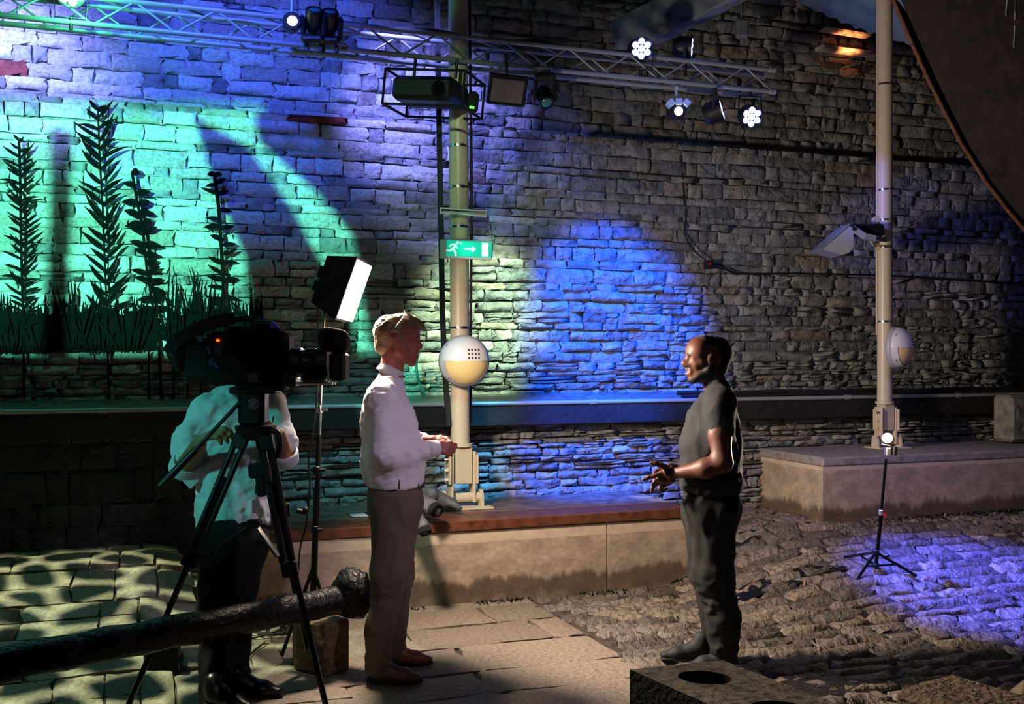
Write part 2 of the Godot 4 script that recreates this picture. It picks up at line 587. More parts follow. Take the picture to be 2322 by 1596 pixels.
func build_walls() -> void:
	var rough := stone_set(18, 5, 0.17, 0.22)
	var smooth := stone_set(14, 6, 0.07, 0.10)
	# the tiers of the dock side, from the bench to the roof, each a little further back
	stone_wall("wall_back_lower", 0.55, 9.6, 0.30, 1.13, 7.43, 41, false, 300, rough, 0.064)
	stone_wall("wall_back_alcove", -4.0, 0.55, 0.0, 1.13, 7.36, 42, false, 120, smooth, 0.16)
	stone_wall("wall_back_middle", -2.6, 9.8, 1.20, 2.27, 7.89, 43, false, 300, rough, 0.066)
	stone_wall("wall_back_upper", -2.6, 9.8, 2.27, 3.36, 7.92, 44, true, 300, smooth, 0.085)
	stone_wall("wall_back_top", -2.6, 9.8, 3.36, 5.0, 8.10, 45, true, 300, rough, 0.09)
	# sloping stone ledge in front of the middle tier, with the pipe along its lip
	var st := S()
	st.set_smooth_group(-1)
	var n := 60
	var rng := RandomNumberGenerator.new()
	rng.seed = 9
	var top := []
	for i in n + 1:
		var u := -4.0 + 13.8 * i / n
		top.append([dock(u, 1.235, 7.30), dock(u, 1.25 + rng.randf() * 0.012, 7.55 + rng.randf() * 0.05), dock(u, 1.275, 7.95), dock(u, 1.13, 7.30), dock(u, 1.13, 7.95)])
	for i in n:
		var a = top[i]
		var b = top[i + 1]
		quad(st, a[0], b[0], b[1], a[1], UP)
		quad(st, a[1], b[1], b[2], a[2], UP)
		quad(st, a[3], b[3], b[0], a[0], -V)
		quad(st, a[3], b[3], b[4], a[4], -UP)
	struct("trim_1", st, M.ledge)
	st = S()
	var pts := PackedVector3Array()
	for i in 13:
		pts.append(dock(-4.0 + i * 1.15, 1.225, 7.275))
	tube(st, pts, 0.016, 8)
	for i in 12:
		cyl(st, xf_y(dock(-3.6 + i * 1.15, 1.225, 7.275), U), 0.021, 0.05, 10)
	var dark_strip := S()  # added dark strip, makes the dark band below the ledge lip
	box(dark_strip, Transform3D(Basis(U, UP, -V), dock(2.9, 1.135, 7.30)), Vector3(13.8, 0.155, 0.05), 0.01)
	struct("trim_7", dark_strip, textured(Color(0.115, 0.095, 0.075), M.patchy, 1.6, 0.9, M.rough_h, 0.8))
	var pipe := part("trim_2", st, M.dull, self)
	pipe.set_meta("kind", "structure")
	st = S()
	for k in 2:
		st = S()
		pts = PackedVector3Array()
		for i in 30:
			pts.append(dock(4.1 + i * 0.19, 1.25 + 0.02 * k + 0.006 * sin(i * 1.3 + k), 7.36 + 0.07 * k))
		tube(st, pts, 0.013 + 0.006 * k, 7)
		tag(part("ledge_hose", st, M.rubber, self), ["thinner, nearer of two dark hoses on the ledge right of the man in black", "thicker, rear of two dark hoses on the ledge right of the man in black"][k], "hose", "hoses on the ledge")
	st = S()
	cable(st, [wallpt(950, 800, 7.8), wallpt(944, 822, 7.76), wallpt(946, 850, 7.74), wallpt(952, 872, 7.76), wallpt(966, 902, 7.70)], 0.011)
	tag(part("hose", st, flat(Color(0.16, 0.36, 0.33), 0.5), self), "thin green hose hanging on the wall beside the man in the white shirt", "hose")

func build_floor() -> void:
	var st := S()
	st.set_smooth_group(1)
	var nu := 60
	var nv := 44
	var g := []
	for j in nv + 1:
		var row := []
		for i in nu + 1:
			var p := dock(-4.5 + 15.5 * i / nu, 0, 1.2 + 7.0 * j / nv)
			row.append(p + UP * (ground(p) - 0.022))
		g.append(row)
	for j in nv:
		for i in nu:
			quad(st, g[j][i], g[j][i + 1], g[j + 1][i + 1], g[j + 1][i], UP)
	st.set_smooth_group(-1)
	box(st, Transform3D(Basis(U, UP, -V), dock(3.2, -0.3, 4.6)), Vector3(15.6, 0.4, 7.2))
	var f := struct("floor", st, M.earth)
	var flags := stone_set(12, 71, 0.025, 0.06)
	var setts := stone_set(18, 72, 0.16, 0.26)
	var rng := RandomNumberGenerator.new()
	rng.seed = 77
	var pieces := []
	var v := 2.4
	while v < 7.4:                                            # big worn flagstones, left and centre
		var w := rng.randf_range(0.30, 0.46)
		var u := -3.6 + rng.randf() * 0.4
		while u < 2.36:
			var small := u < 0.5
			var len := minf(rng.randf_range(0.14, 0.24) if u > -0.35 and u < 0.72 and v > 5.0 else rng.randf_range(0.32, 0.6) if small else rng.randf_range(0.55, 1.0), 2.46 - u)
			var rows := 2 if small and rng.randf() < 0.6 else 1
			for k in rows:
				var p := dock(u + len / 2, 0, v + w * (k + 0.5) / rows)
				pieces.append(slab(p, len - 0.012, w / rows - 0.012, 0.10, rng, M.flag, 0.002))
			u += len
		v += w
	lay(f, "flagstone", pieces, flags, 300, M.flag[0])
	pieces = []
	v = 2.2
	while v < 7.6:                                            # rough setts in narrow rows, right
		var w := rng.randf_range(0.095, 0.15)
		var u := 2.3 + rng.randf_range(0.05, 0.3)
		while u < 9.5:
			var len := rng.randf_range(0.2, 0.46)
			var p := dock(u + len / 2, 0, v + w / 2)
			if uof(p) - len / 2 > 2.36:
				pieces.append(slab(p, len - 0.016, w - 0.012, 0.10, rng, M.sett, 0.010))
			u += len
		v += w
	lay(f, "sett", pieces, setts, 300, M.sett[1])

func slab(p: Vector3, len: float, w: float, thick: float, rng: RandomNumberGenerator, mats: Array, lift: float) -> Dictionary:
	var e := 0.1
	var gu := clampf((ground(p + U * e) - ground(p - U * e)) / (2 * e), -0.16, 0.3)
	var gv := (ground(p + V * e) - ground(p - V * e)) / (2 * e)
	var x := (U + UP * gu).normalized()
	var y := (V + UP * gv).normalized()
	var z := x.cross(y).normalized()
	if z.y < 0.0:
		z = -z
	z = (z + U * rng.randf_range(-1, 1) * lift * 1.5 + V * rng.randf_range(-1, 1) * lift * 2.0).normalized()
	var b := Basis(x * len, y * w, z * thick)
	return {"xf": Transform3D(b, p + UP * (ground(p) - thick * 0.5 + rng.randf_range(-lift, lift * 0.3))), "w": len, "h": w * 0.35, "k": rng.randi(), "m": mats[rng.randi() % mats.size()]}

func concrete_front(sd: int) -> StandardMaterial3D:   # concrete with a damp stain creeping up from the floor
	var im := Image.create(768, 192, false, Image.FORMAT_RGB8)
	var n := FastNoiseLite.new()
	n.seed = sd
	n.frequency = 0.02
	n.fractal_octaves = 5
	for y in 192:
		for x in 768:
			var h := 1.0 - y / 191.0
			var edge := 0.40 + 0.10 * n.get_noise_2d(x * 0.6, 40.0) + 0.06 * n.get_noise_2d(x * 3.0, 90.0)
			var damp := 1.0 - smoothstep(edge - 0.06, edge + 0.04, h)
			damp *= 0.55 + 0.45 * smoothstep(0.0, 0.25, h + 0.2 * n.get_noise_2d(x * 1.5, 10.0))
			var g := 0.90 + 0.16 * n.get_noise_2d(x, y * 1.0) + 0.10 * n.get_noise_2d(x * 4.0, y * 4.0)
			var c := Color(0.70, 0.62, 0.54).lerp(Color(0.37, 0.29, 0.23), damp * 0.85) * g
			if h > 0.86 + 0.01 * n.get_noise_2d(x * 4.0, 7.0):
				c = Color(0.78, 0.70, 0.61) * (0.95 + 0.08 * n.get_noise_2d(x * 2.0, y * 2.0))
			if h < 0.05 + 0.05 * n.get_noise_2d(x * 5.0, 3.0):
				c = Color(0.25, 0.24, 0.17)
			im.set_pixel(x, y, Color(clampf(c.r, 0, 1), clampf(c.g, 0, 1), clampf(c.b, 0, 1)))
	var m := flat(Color.WHITE, 0.8)
	m.albedo_texture = ImageTexture.create_from_image(im)
	return m

func uvquad(st: SurfaceTool, a: Vector3, b: Vector3, c: Vector3, d: Vector3, out: Vector3, u0 := 0.0, u1 := 1.0) -> void:   # a, b along the bottom, c, d along the top
	st.set_smooth_group(-1)
	var flip := (b - a).cross(c - a).dot(out) > 0.0
	var ps := [a, b, c, d]
	var uv := [Vector2(u0, 1), Vector2(u1, 1), Vector2(u1, 0), Vector2(u0, 0)]
	for t in ([[0, 2, 1], [0, 3, 2]] if flip else [[0, 1, 2], [0, 2, 3]]):
		for k in t:
			st.set_uv(uv[k])
			st.add_vertex(ps[k])

func build_benches() -> void:
	# low concrete bench with a timber seat, between the cameraman and the man in black
	var u0 := 0.62
	var u1 := 3.66
	var v0 := 6.44
	var b := thing("concrete_bench", "long low concrete bench with a reddish timber seat, behind the man in the white shirt", "bench", dock((u0 + u1) / 2, 0, v0 + 0.5))
	var st := S()
	var joint := 3.02
	for r in [[u0, joint - 0.004], [joint + 0.004, u1]]:
		var ka: float = (r[0] - u0) / 3.04
		var kb: float = (r[1] - u0) / 3.04
		uvquad(st, dock(r[0], -0.06, v0), dock(r[1], -0.06, v0), dock(r[1], 0.455, v0), dock(r[0], 0.455, v0), -V, ka, kb)
		uvquad(st, dock(r[0], 0.455, v0), dock(r[1], 0.455, v0), dock(r[1], 0.455, 7.43), dock(r[0], 0.455, 7.43), UP, ka, ka + 0.02)
		for e in [0, 1]:
			uvquad(st, dock(r[e], -0.06, v0), dock(r[e], -0.06, 7.43), dock(r[e], 0.455, 7.43), dock(r[e], 0.455, v0), U * (-1.0 if e == 0 else 1.0), 0.1, 0.5)
	part("base", st, concrete_front(3), b)
	for k in 3:
		st = S()
		var w := 0.96 / 3
		box(st, Transform3D(Basis(U, UP, -V), dock((u0 + u1) / 2, 0.494, v0 - 0.02 + w * (k + 0.5))), Vector3(u1 - u0, 0.066, w - 0.006), 0.006)
		part("seat_plank", st, M.timber if k == 0 else M.timber_worn, b)
	# higher concrete plinth at the right, which carries the second pole
	u0 = 4.86
	u1 = 10.2
	v0 = 6.60
	b = thing("concrete_plinth", "broad raised concrete plinth under the right-hand pole, stained dark along its foot", "plinth", dock(7.0, 0.3, 7.0))
	st = S()
	var h0 := 0.2
	var h1 := 0.80
	uvquad(st, dock(u0, h0, v0), dock(u1, h0, v0), dock(u1, h1, v0), dock(u0, h1, v0), -V, 0.0, 1.7)
	uvquad(st, dock(u0, h0, v0), dock(u0, h0, 7.5), dock(u0, h1, 7.5), dock(u0, h1, v0), -U, 0.2, 0.5)
	part("base", st, concrete_front(8), b)
	st = S()
	box(st, Transform3D(Basis(U, UP, -V), dock((u0 + u1) / 2, h1 - 0.02, (v0 + 7.45) / 2)), Vector3(u1 - u0 + 0.02, 0.07, 7.45 - v0 + 0.02), 0.012)
	part("top_slab", st, textured(Color(0.60, 0.57, 0.55), M.fine, 0.8, 0.75, M.rough_h, 0.4), b)
	# sandstone post standing on the plinth at the right edge
	st = S()
	var c := wallpt(2297, 1000, 7.1)
	box(st, Transform3D(Basis(U, UP, -V), Vector3(c.x, 1.03, c.z)), Vector3(0.26, 0.40, 0.22), 0.03)
	tag(part("stone_post", st, textured(Color(0.60, 0.58, 0.55), M.patchy, 1.2, 0.8, M.rough_h, 0.8), self), "square stone post standing on the concrete plinth at its far right end", "post")

# ---------------------------------------------------------------- roof, hull
func build_ceiling_and_hull() -> void:
	var st := S()
	box(st, Transform3D(Basis(U, UP, -V), dock(3.0, 5.05, 4.8)), Vector3(16.5, 0.2, 8.4))
	struct("ceiling", st, flat(Color(0.10, 0.12, 0.14), 0.7))
	st = S()   # pale raking beam under the roof
	bar(st, at(1400, 96, 8.45), at(1730, -75, 7.9), 0.16, 0.30, Vector3.UP, 0.01)
	struct("trim_3", st, textured(Color(0.50, 0.54, 0.58), M.patchy, 1.0, 0.8, M.rough_h, 0.4))
	st = S()   # rippled underside of the glass "sea" at the top right
	st.set_smooth_group(1)
	var g := []
	for j in 15:
		var row := []
		for i in 29:
			var a := i / 28.0
			var b := j / 14.0
			var edge := at(lerpf(1790, 2090, a), lerpf(-4, 108, a) + 10.0 * sin(a * PI), 9.3)
			var far := at(lerpf(1760, 2160, a), lerpf(-190, -120, a), 8.4)
			var p := edge.lerp(far, b)
			p.y += 0.010 * sin(a * 60.0 + b * 14.0 + 3.0 * sin(b * 5.0)) + 0.007 * sin(a * 110.0 - b * 25.0) + 0.06 * sin(b * PI)
			row.append(p)
		g.append(row)
	for j in 14:
		for i in 28:
			quad(st, g[j][i], g[j][i + 1], g[j + 1][i + 1], g[j + 1][i], Vector3(0, -1, 0.3))
	var rp := flat(Color(0.48, 0.55, 0.62), 0.3)
	struct("trim_4", st, rp)
	spot("roof_edge_spot", at(1700, 330, 7.7), at(1950, 30, 9.0), Color(0.42, 0.62, 1.0), 0.75, 11.0, 1.0, 0.05)
	# the ship's bow: a dark plated hull that starts at a rusty stem bar
	var stem := [[2022, -10], [2052, 62], [2104, 178], [2140, 250], [2180, 325], [2234, 410], [2290, 482], [2345, 545], [2430, 630]]
	var pts := []
	for q in stem:
		pts.append(wallpt(q[0], q[1], 6.3))
	var hull := thing("ship_hull", "dark weathered bow of an iron ship hanging over the right edge, rusty raked stem", "ship", Vector3(pts[8].x, 0, pts[8].z))
	st = S()
	var cols := 14
	g = []
	for i in pts.size():
		var row := []
		for k in cols + 1:
			var t := 4.5 * pow(float(k) / cols, 1.4)
			row.append(pts[i] + U * (0.04 + t) - V * (0.03 + 1.1 * (1.0 - exp(-t * 0.7))) + UP * (0.015 * sin(k * 2.1 + i)))
		g.append(row)
	st.set_smooth_group(1)
	for i in pts.size() - 1:
		for k in cols:
			quad(st, g[i][k], g[i][k + 1], g[i + 1][k + 1], g[i + 1][k], V * -1.0 - U * 0.3)
	for i in pts.size() - 1:      # the far side
		for k in cols:
			var m := func(p: Vector3) -> Vector3: return p + V * 2.0 * (6.3 - vof(p))
			quad(st, m.call(g[i][k]), m.call(g[i][k + 1]), m.call(g[i + 1][k + 1]), m.call(g[i + 1][k]), V - U * 0.3)
	part("plating", st, textured(Color(0.25, 0.215, 0.205), noise_tex(0.012, 31, [[0.0, Color(0.35, 0.3, 0.3)], [0.55, Color(0.7, 0.62, 0.58)], [0.8, Color(0.85, 0.8, 0.78)], [1.0, Color(1.9, 1.95, 2.0)]]), 0.9, 0.8, M.rough_h, 0.8), hull)
	st = S()
	tube(st, PackedVector3Array(pts), 0.016, 8)
	part("stem_bar", st, textured(Color(0.50, 0.32, 0.19), M.patchy, 3.0, 0.8, M.rough_h, 0.6), hull)
	for q in [[2285, 0, 2282, 34], [2304, -8, 2302, 45], [2302, 58, 2300, 108]]:
		var a := wallpt(q[0], q[1], 5.42)
		var b := wallpt(q[2], q[3], 5.42)
		st = S()
		bar(st, a, b, 0.012, 0.01, -V)
		part("draught_mark", st, flat(Color(0.5, 0.48, 0.42), 0.8), hull)
	# pale slabs, lumps and a warm lamp, added to make streaks of orange light
	var pale := textured(Color(0.92, 0.82, 0.74), M.patchy, 2.0, 0.6, M.rough_h, 0.3)
	st = S()
	bar(st, wallpt(1866, 66, 7.98), wallpt(1968, 82, 7.98), 0.10, 0.03, UP, 0.006)
	struct("trim_5", st, pale)
	st = S()
	bar(st, wallpt(1856, 108, 7.98), wallpt(1982, 124, 7.98), 0.12, 0.035, UP, 0.006)
	struct("trim_8", st, pale)
	st = S()
	ball(st, Transform3D(Basis.from_scale(Vector3(0.09, 0.045, 0.06)), wallpt(1930, 166, 8.02)), 14, 8)
	struct("trim_6", st, textured(Color(0.72, 0.55, 0.42), M.patchy, 3.0, 0.8, M.rough_h, 2.0))
	st = S()
	ball(st, Transform3D(Basis.from_scale(Vector3(0.12, 0.03, 0.06)), wallpt(1888, 148, 8.04)), 14, 8)
	struct("trim_9", st, textured(Color(0.45, 0.34, 0.26), M.patchy, 3.0, 0.8, M.rough_h, 2.0))
	spot("warm_streak_lamp", wallpt(1935, 150, 7.75), wallpt(1922, 90, 8.0), Color(1.0, 0.62, 0.36), 1.1, 24.0, 1.0, 0.03)

# ---------------------------------------------------------------- lighting truss
func tpt(px: float, py: float, v := 6.9) -> Vector3:
	return wallpt(px, py, v)

func build_truss() -> void:
	var ua := -2.6
	var ub := 4.62
	var h := 3.585
	var s := 0.165
	var t := thing("lighting_truss", "long aluminium box truss hung across the top of the scene", "truss", dock(1.0, h, 6.98))
	for k in 4:
		var st := S()
		var a := dock(ua, h + s * (k / 2), 6.9 + s * (k % 2))
		rod(st, a, a + U * (ub - ua), 0.017, 10)
		part("chord", st, M.dull, t)
	var n := 30
	var du := (ub - ua) / n
	for k in n:
		for face in 2:
			var up := (k + face) % 2
			var st := S()
			rod(st, dock(ua + k * du, h + s * up, 6.9 + s * face), dock(ua + (k + 1) * du, h + s * (1 - up), 6.9 + s * face), 0.0075, 6)
			part("brace", st, M.dull, t)
	for k in range(0, n, 2):
		var st := S()
		rod(st, dock(ua + k * du, h + s, 6.9), dock(ua + (k + 1) * du, h + s, 6.9 + s), 0.0075, 6)
		part("brace", st, M.dull, t)
	var st: SurfaceTool
	for e in [ua, ub]:
		for k in 4:
			st = S()
			cyl(st, xf_y(dock(e, h + s * (k / 2), 6.9 + s * (k % 2)), U), 0.024, 0.05, 10)
			part("end_fitting", st, M.dull, t)
	# power cable lashed along the top
	st = S()
	var c := []
	for k in 25:
		c.append(dock(-1.5 + k * 0.245, h + s + 0.02 + 0.012 * sin(k * 2.3), 6.93 + 0.02 * sin(k * 1.7)))
	cable(st, c, 0.009, 3)
	tag(part("power_cable", st, M.rubber, self), "black power cable lashed along the top of the lighting truss", "cable")
	# lamps
	led_par(tpt(1455, 110, 6.86), Vector3(0.1, -0.25, 1.0), Vector3(0, -1, 0), "round blue LED stage lamp standing on the truss, front turned to the camera", 0.082)
	led_par(tpt(1566, 107, 6.95), Vector3(1.0, -0.1, 0.22), Vector3(0, -1, 0), "blue LED stage lamp on the truss seen almost edge-on, right of the round one", 0.078)
	led_par(tpt(1634, 250, 6.9), Vector3(0.92, 0.25, 0.30), Vector3(0, 1, 0), "blue LED stage lamp hanging below the truss, tilted and seen edge-on", 0.085)
	led_par(tpt(1705, 265, 6.9), Vector3(0.15, -0.35, 1.0), Vector3(0, 1, 0), "round blue LED stage lamp hanging at the right end of the truss", 0.082)
	spot_lamp(tpt(663, 47, 6.8), Vector3(0.25, -0.15, 1.0), "black spot lamp with a white lens standing on the truss at the left", false)
	spot_lamp(tpt(1539, 252, 6.88), Vector3(0.05, -0.2, 1.0), "spot lamp with white lens and blue-lit housing hanging under the truss", true)
	moving_head(tpt(1236, 205, 6.9), "black moving-head stage lamp hanging under the truss, lens aimed down", true)
	moving_head(tpt(712, 62, 6.82), "black moving-head lamp on the truss, left one of a dark pair", false)
	moving_head(tpt(748, 66, 6.82), "black moving-head lamp on the truss, right one of a dark pair", false)
	led_par(tpt(160, -16, 6.86), Vector3(0.35, -0.45, 1.0), Vector3(0, -1, 0), "green stage lamp at the very top left above the truss", 0.085, Color(0.5, 1.0, 0.75))
	omni("green_lamp_light", tpt(170, -2, 6.68), Color(0.35, 1.0, 0.72), 0.45, 0.03)
	projector_box()
	flood_panel()
	# chain hoist in the dark roof
	st = S()
	box(st, Transform3D(Basis(), at(1683, 66, 9.0)), Vector3(0.11, 0.16, 0.09), 0.02)
	cyl(st, Transform3D(Basis(), at(1668, 42, 9.0)), 0.02, 0.04)
	rod(st, at(1680, -60, 9.0), at(1682, 50, 9.0), 0.008)
	tag(part("chain_hoist", st, M.dull, self), "small grey chain hoist hanging in the dark below the roof", "hoist")

func led_par(p: Vector3, dir: Vector3, up: Vector3, label: String, r: float, c := Color(0.30, 0.36, 1.0)) -> void:
	var t := thing("stage_lamp", label, "stage lamp", p, "LED lamps on the truss")
	var d := dir.normalized()
	var st := S()
	lathe(st, xf_y(p, d), [Vector2(0, -0.13), Vector2(r * 0.7, -0.13), Vector2(r, -0.09), Vector2(r, 0.0), Vector2(r * 1.03, 0.012), Vector2(r * 0.96, 0.012), Vector2(r * 0.95, -0.008), Vector2(0, -0.008)], 24, true)
	part("housing", st, M.black, t)
	var b := basis_y(d)
	for k in 7:
		var o := Vector3.ZERO if k == 0 else (b.x * cos(k * TAU / 6) + b.z * sin(k * TAU / 6)) * r * 0.62
		st = S()
		lathe(st, Transform3D(b, p + o), [Vector2(r * 0.29, -0.006), Vector2(r * 0.27, 0.004), Vector2(r * 0.16, 0.012), Vector2(0, 0.015)], 14)
		part("led_lens", st, glow(c.lerp(Color.WHITE, 0.35), 9.0), t)
	st = S()
	var side := d.cross(UP).normalized()
	var top := p + up * (r + 0.07) - d * 0.04
	for s in [-1.0, 1.0]:
		bar(st, p + side * s * (r + 0.012) - d * 0.04, top + side * s * (r + 0.012) * 0.9, 0.02, 0.004, side)
	bar(st, top + side * (r + 0.01), top - side * (r + 0.01), 0.02, 0.004, UP)
	rod(st, top, top + up * 0.07, 0.012, 8)
	part("yoke", st, M.black, t)

func spot_lamp(p: Vector3, dir: Vector3, label: String, blue: bool) -> void:
	var t := thing("spot_lamp", label, "stage lamp", p)
	var d := dir.normalized()
	var st := S()
	lathe(st, xf_y(p, d), [Vector2(0, -0.22), Vector2(0.05, -0.22), Vector2(0.06, -0.16), Vector2(0.06, -0.03), Vector2(0.05, 0.0), Vector2(0.032, 0.0), Vector2(0.03, -0.02), Vector2(0, -0.02)], 20, true)
	part("housing", st, M.black, t)
	st = S()
	lathe(st, xf_y(p, d), [Vector2(0.034, -0.012), Vector2(0.03, 0.002), Vector2(0.016, 0.012), Vector2(0, 0.015)], 16)
	part("lens", st, glow(Color(1.0, 0.95, 0.86), 12.0), t)
	if blue:
		for k in 3:
			st = S()
			var a := deg_to_rad(-50.0 + 50.0 * k)
			box(st, Transform3D(Basis(Vector3.BACK, -a * 0.8), p + Vector3(sin(a) * 0.075, 0.045 + cos(a) * 0.022, -0.02)), Vector3(0.052, 0.05, 0.10), 0.006)
			part("cover_panel", st, flat(Color(0.62, 0.70, 0.85), 0.45), t)
		spot("cover_light", p + Vector3(0.5, 0.1, 0.35), p + Vector3(0, 0.05, 0), Color(0.15, 0.3, 1.0), 0.16, 14.0, 1.0, 0.02)
	st = S()
	rod(st, p + UP * 0.06 - d * 0.08, p + UP * 0.16 - d * 0.08, 0.012, 8)
	box(st, Transform3D(Basis(), p + UP * 0.17 - d * 0.08), Vector3(0.03, 0.04, 0.05), 0.005)
	part("clamp", st, M.dull, t)

func moving_head(p: Vector3, label: String, hanging: bool) -> void:
	var t := thing("moving_head", label, "stage lamp", p)
	var st := S()
	var s := 1.0 if hanging else -1.0
	box(st, Transform3D(Basis(), p + UP * 0.085 * s), Vector3(0.15, 0.055, 0.14), 0.02)
	part("base", st, M.black, t)
	for k in [-1.0, 1.0]:
		st = S()
		box(st, Transform3D(Basis(Vector3.BACK, 0.06 * k * s), p + Vector3(0.068 * k, 0.0, 0)), Vector3(0.026, 0.15, 0.07), 0.01)
		part("arm", st, M.black_matt, t)
	st = S()
	var d := Vector3(0.15, -0.75 * s, 0.6).normalized()
	lathe(st, xf_y(p - UP * 0.05 * s, d), [Vector2(0, -0.09), Vector2(0.04, -0.085), Vector2(0.055, -0.05), Vector2(0.056, 0.05), Vector2(0.05, 0.07), Vector2(0.043, 0.07), Vector2(0.042, 0.055), Vector2(0, 0.055)], 20, true)
	part("head", st, M.black, t)
	st = S()
	lathe(st, xf_y(p - UP * 0.05 * s, d), [Vector2(0.042, 0.058), Vector2(0.03, 0.068), Vector2(0, 0.072)], 16)
	part("lens", st, flat(Color(0.25, 0.45, 0.45), 0.06), t)
	for k in [-1.0, 1.0]:
		st = S()
		box(st, Transform3D(Basis(), p + Vector3(0.045 * k, 0.135 * s, 0)), Vector3(0.022, 0.05, 0.03), 0.004)
		part("clamp", st, M.alu if hanging else M.black, t)

func projector_box() -> void:
	var c := tpt(985, 214, 6.85)
	var t := thing("projector", "black video projector in an open tubular cage, hung beside the left-hand pole", "projector", c)
	var b := Basis(UP, -0.30) * Basis(Vector3.BACK, -0.10)
	var st := S()
	box(st, Transform3D(b, c + b * Vector3(-0.03, 0.01, 0)), Vector3(0.44, 0.16, 0.32), 0.03)
	part("housing", st, M.black, t)
	st = S()
	var e := Vector3(0.28, 0.115, 0.2)
	var f := func(x: float, y: float, z: float) -> Vector3: return c + b * (Vector3(x, y, z) * e)
	for sy in [-1.0, 1.0]:
		for sz in [-1.0, 1.0]:
			rod(st, f.call(-1.0, sy, sz), f.call(1.0, sy, sz), 0.009, 6)
		for sx in [-1.0, 1.0]:
			rod(st, f.call(sx, sy, -1.0), f.call(sx, sy, 1.0), 0.009, 6)
	for sx in [-1.0, 1.0]:
		for sz in [-1.0, 1.0]:
			rod(st, f.call(sx, -1.0, sz), f.call(sx, 1.0, sz), 0.009, 6)
	part("cage", st, M.black_matt, t)
	st = S()
	lathe(st, Transform3D(b * Basis(Vector3.RIGHT, PI / 2), c + b * Vector3(0.1, 0.0, 0.16)), [Vector2(0.05, -0.02), Vector2(0.05, 0.03), Vector2(0.04, 0.035), Vector2(0, 0.03)], 18, true)
	part("lens", st, M.black_gloss, t)
	for k in 2:
		st = S()
		ball(st, Transform3D(Basis.from_scale(Vector3(0.008, 0.009, 0.005)), tpt(1067 + 6 * k, 243 + k, 6.6)), 8, 6)
		part("status_light", st, glow(Color(0.25, 1.0, 0.1), 5.0), t)
	st = S()
	box(st, Transform3D(b, tpt(1072, 232, 6.64)), Vector3(0.075, 0.14, 0.06), 0.02)
	part("control_pod", st, M.black_matt, t)
	for x in [-0.16, 0.14]:
		st = S()
		rod(st, c + b * Vector3(x, 0.11, 0), c + b * Vector3(x, 0.24, 0), 0.011, 8)
		part("hanger", st, M.black, t)

func flood_panel() -> void:
	var c := tpt(1149, 206, 6.85)
	var t := thing("flood_lamp", "square black flood lamp, unlit, with a pale glass front, under the truss", "stage lamp", c)
	var d := Vector3(0.25, -0.45, 1.0).normalized()
	var b := facing(c, d).basis * Basis(Vector3.BACK, -0.05)
	var st := S()
	for k in [[0.0, 0.095, 0.27, 0.03], [0.0, -0.088, 0.25, 0.02], [-0.125, 0.0, 0.022, 0.19], [0.125, 0.0, 0.022, 0.19]]:
		box(st, Transform3D(b, c + b * Vector3(k[0], k[1], 0)), Vector3(k[2], k[3], 0.05), 0.006)
	box(st, Transform3D(b, c + b * Vector3(0, 0, -0.06)), Vector3(0.2, 0.15, 0.08), 0.02)
	part("housing", st, M.black, t)
	st = S()
	box(st, Transform3D(b, c + b * Vector3(0, 0, 0.005)), Vector3(0.235, 0.17, 0.012), 0.002)
	part("glass_front", st, flat(Color(0.45, 0.38, 0.42), 0.25), t)
	st = S()
	rod(st, c + UP * 0.08, c + UP * 0.2, 0.01, 8)
	part("hanger", st, M.black, t)

# ---------------------------------------------------------------- poles
func pole_base(t: Node3D, foot: Vector3, s: float) -> void:   # hinged foot of a mast; foot = centre on the bench
	var b := Basis(U, UP, -V)
	var f := func(x: float, y: float, z: float) -> Vector3: return foot + b * (Vector3(x, y, z) * s)
	var st := S()
	lathe(st, Transform3D(Basis(), f.call(0, 0.435, 0)), [Vector2(0.066 * s, -0.012), Vector2(0.086 * s, -0.012), Vector2(0.086 * s, 0.006), Vector2(0.066 * s, 0.010)], 28, true)
	part("flange", st, M.cream, t)
	st = S()
	box(st, Transform3D(b, f.call(0.01, 0.295, 0.0)), Vector3(0.118, 0.255, 0.118) * s, 0.006)
	part("socket", st, M.cream, t)
	for x in [-0.075, 0.084]:
		st = S()
		box(st, Transform3D(b, f.call(x, 0.215, 0.01)), Vector3(0.02, 0.35, 0.11) * s, 0.004)
		box(st, Transform3D(b, f.call(x + (-0.02 if x < 0 else 0.016), 0.27, 0.02)), Vector3(0.014, 0.20, 0.13) * s, 0.003)
		part("cheek_plate", st, M.cream, t)
	for y in [0.34, 0.265, 0.20]:
		st = S()
		cyl(st, Transform3D(Basis(Vector3.BACK, PI / 2) , f.call(-0.112, y, 0.05)), 0.013 * s, 0.03 * s, 6, 0.002)
		part("bolt", st, M.steel if y == 0.34 else M.cream, t)
	st = S()
	cyl(st, Transform3D(b * Basis(Vector3.BACK, PI / 2), f.call(0.05, 0.075, 0.03)), 0.032 * s, 0.19 * s, 18, 0.004)
	part("hinge_pin", st, M.cream, t)
	for x in [0.135, -0.13]:
		st = S()
		var poly := PackedVector2Array([Vector2(-0.05, 0), Vector2(0.05, 0), Vector2(0.04, 0.09), Vector2(0.02, 0.125), Vector2(-0.02, 0.125), Vector2(-0.04, 0.09)])
		for i in poly.size(): poly[i] *= s
		prism(st, Transform3D(b * Basis(UP, PI / 2), f.call(x, 0.0, 0.03)), poly, 0.024 * s)
		part("lug", st, M.cream, t)
	st = S()
	box(st, Transform3D(b, f.call(0.02, 0.007, 0.02)), Vector3(0.36, 0.014, 0.24) * s, 0.003)
	part("base_plate", st, M.cream, t)

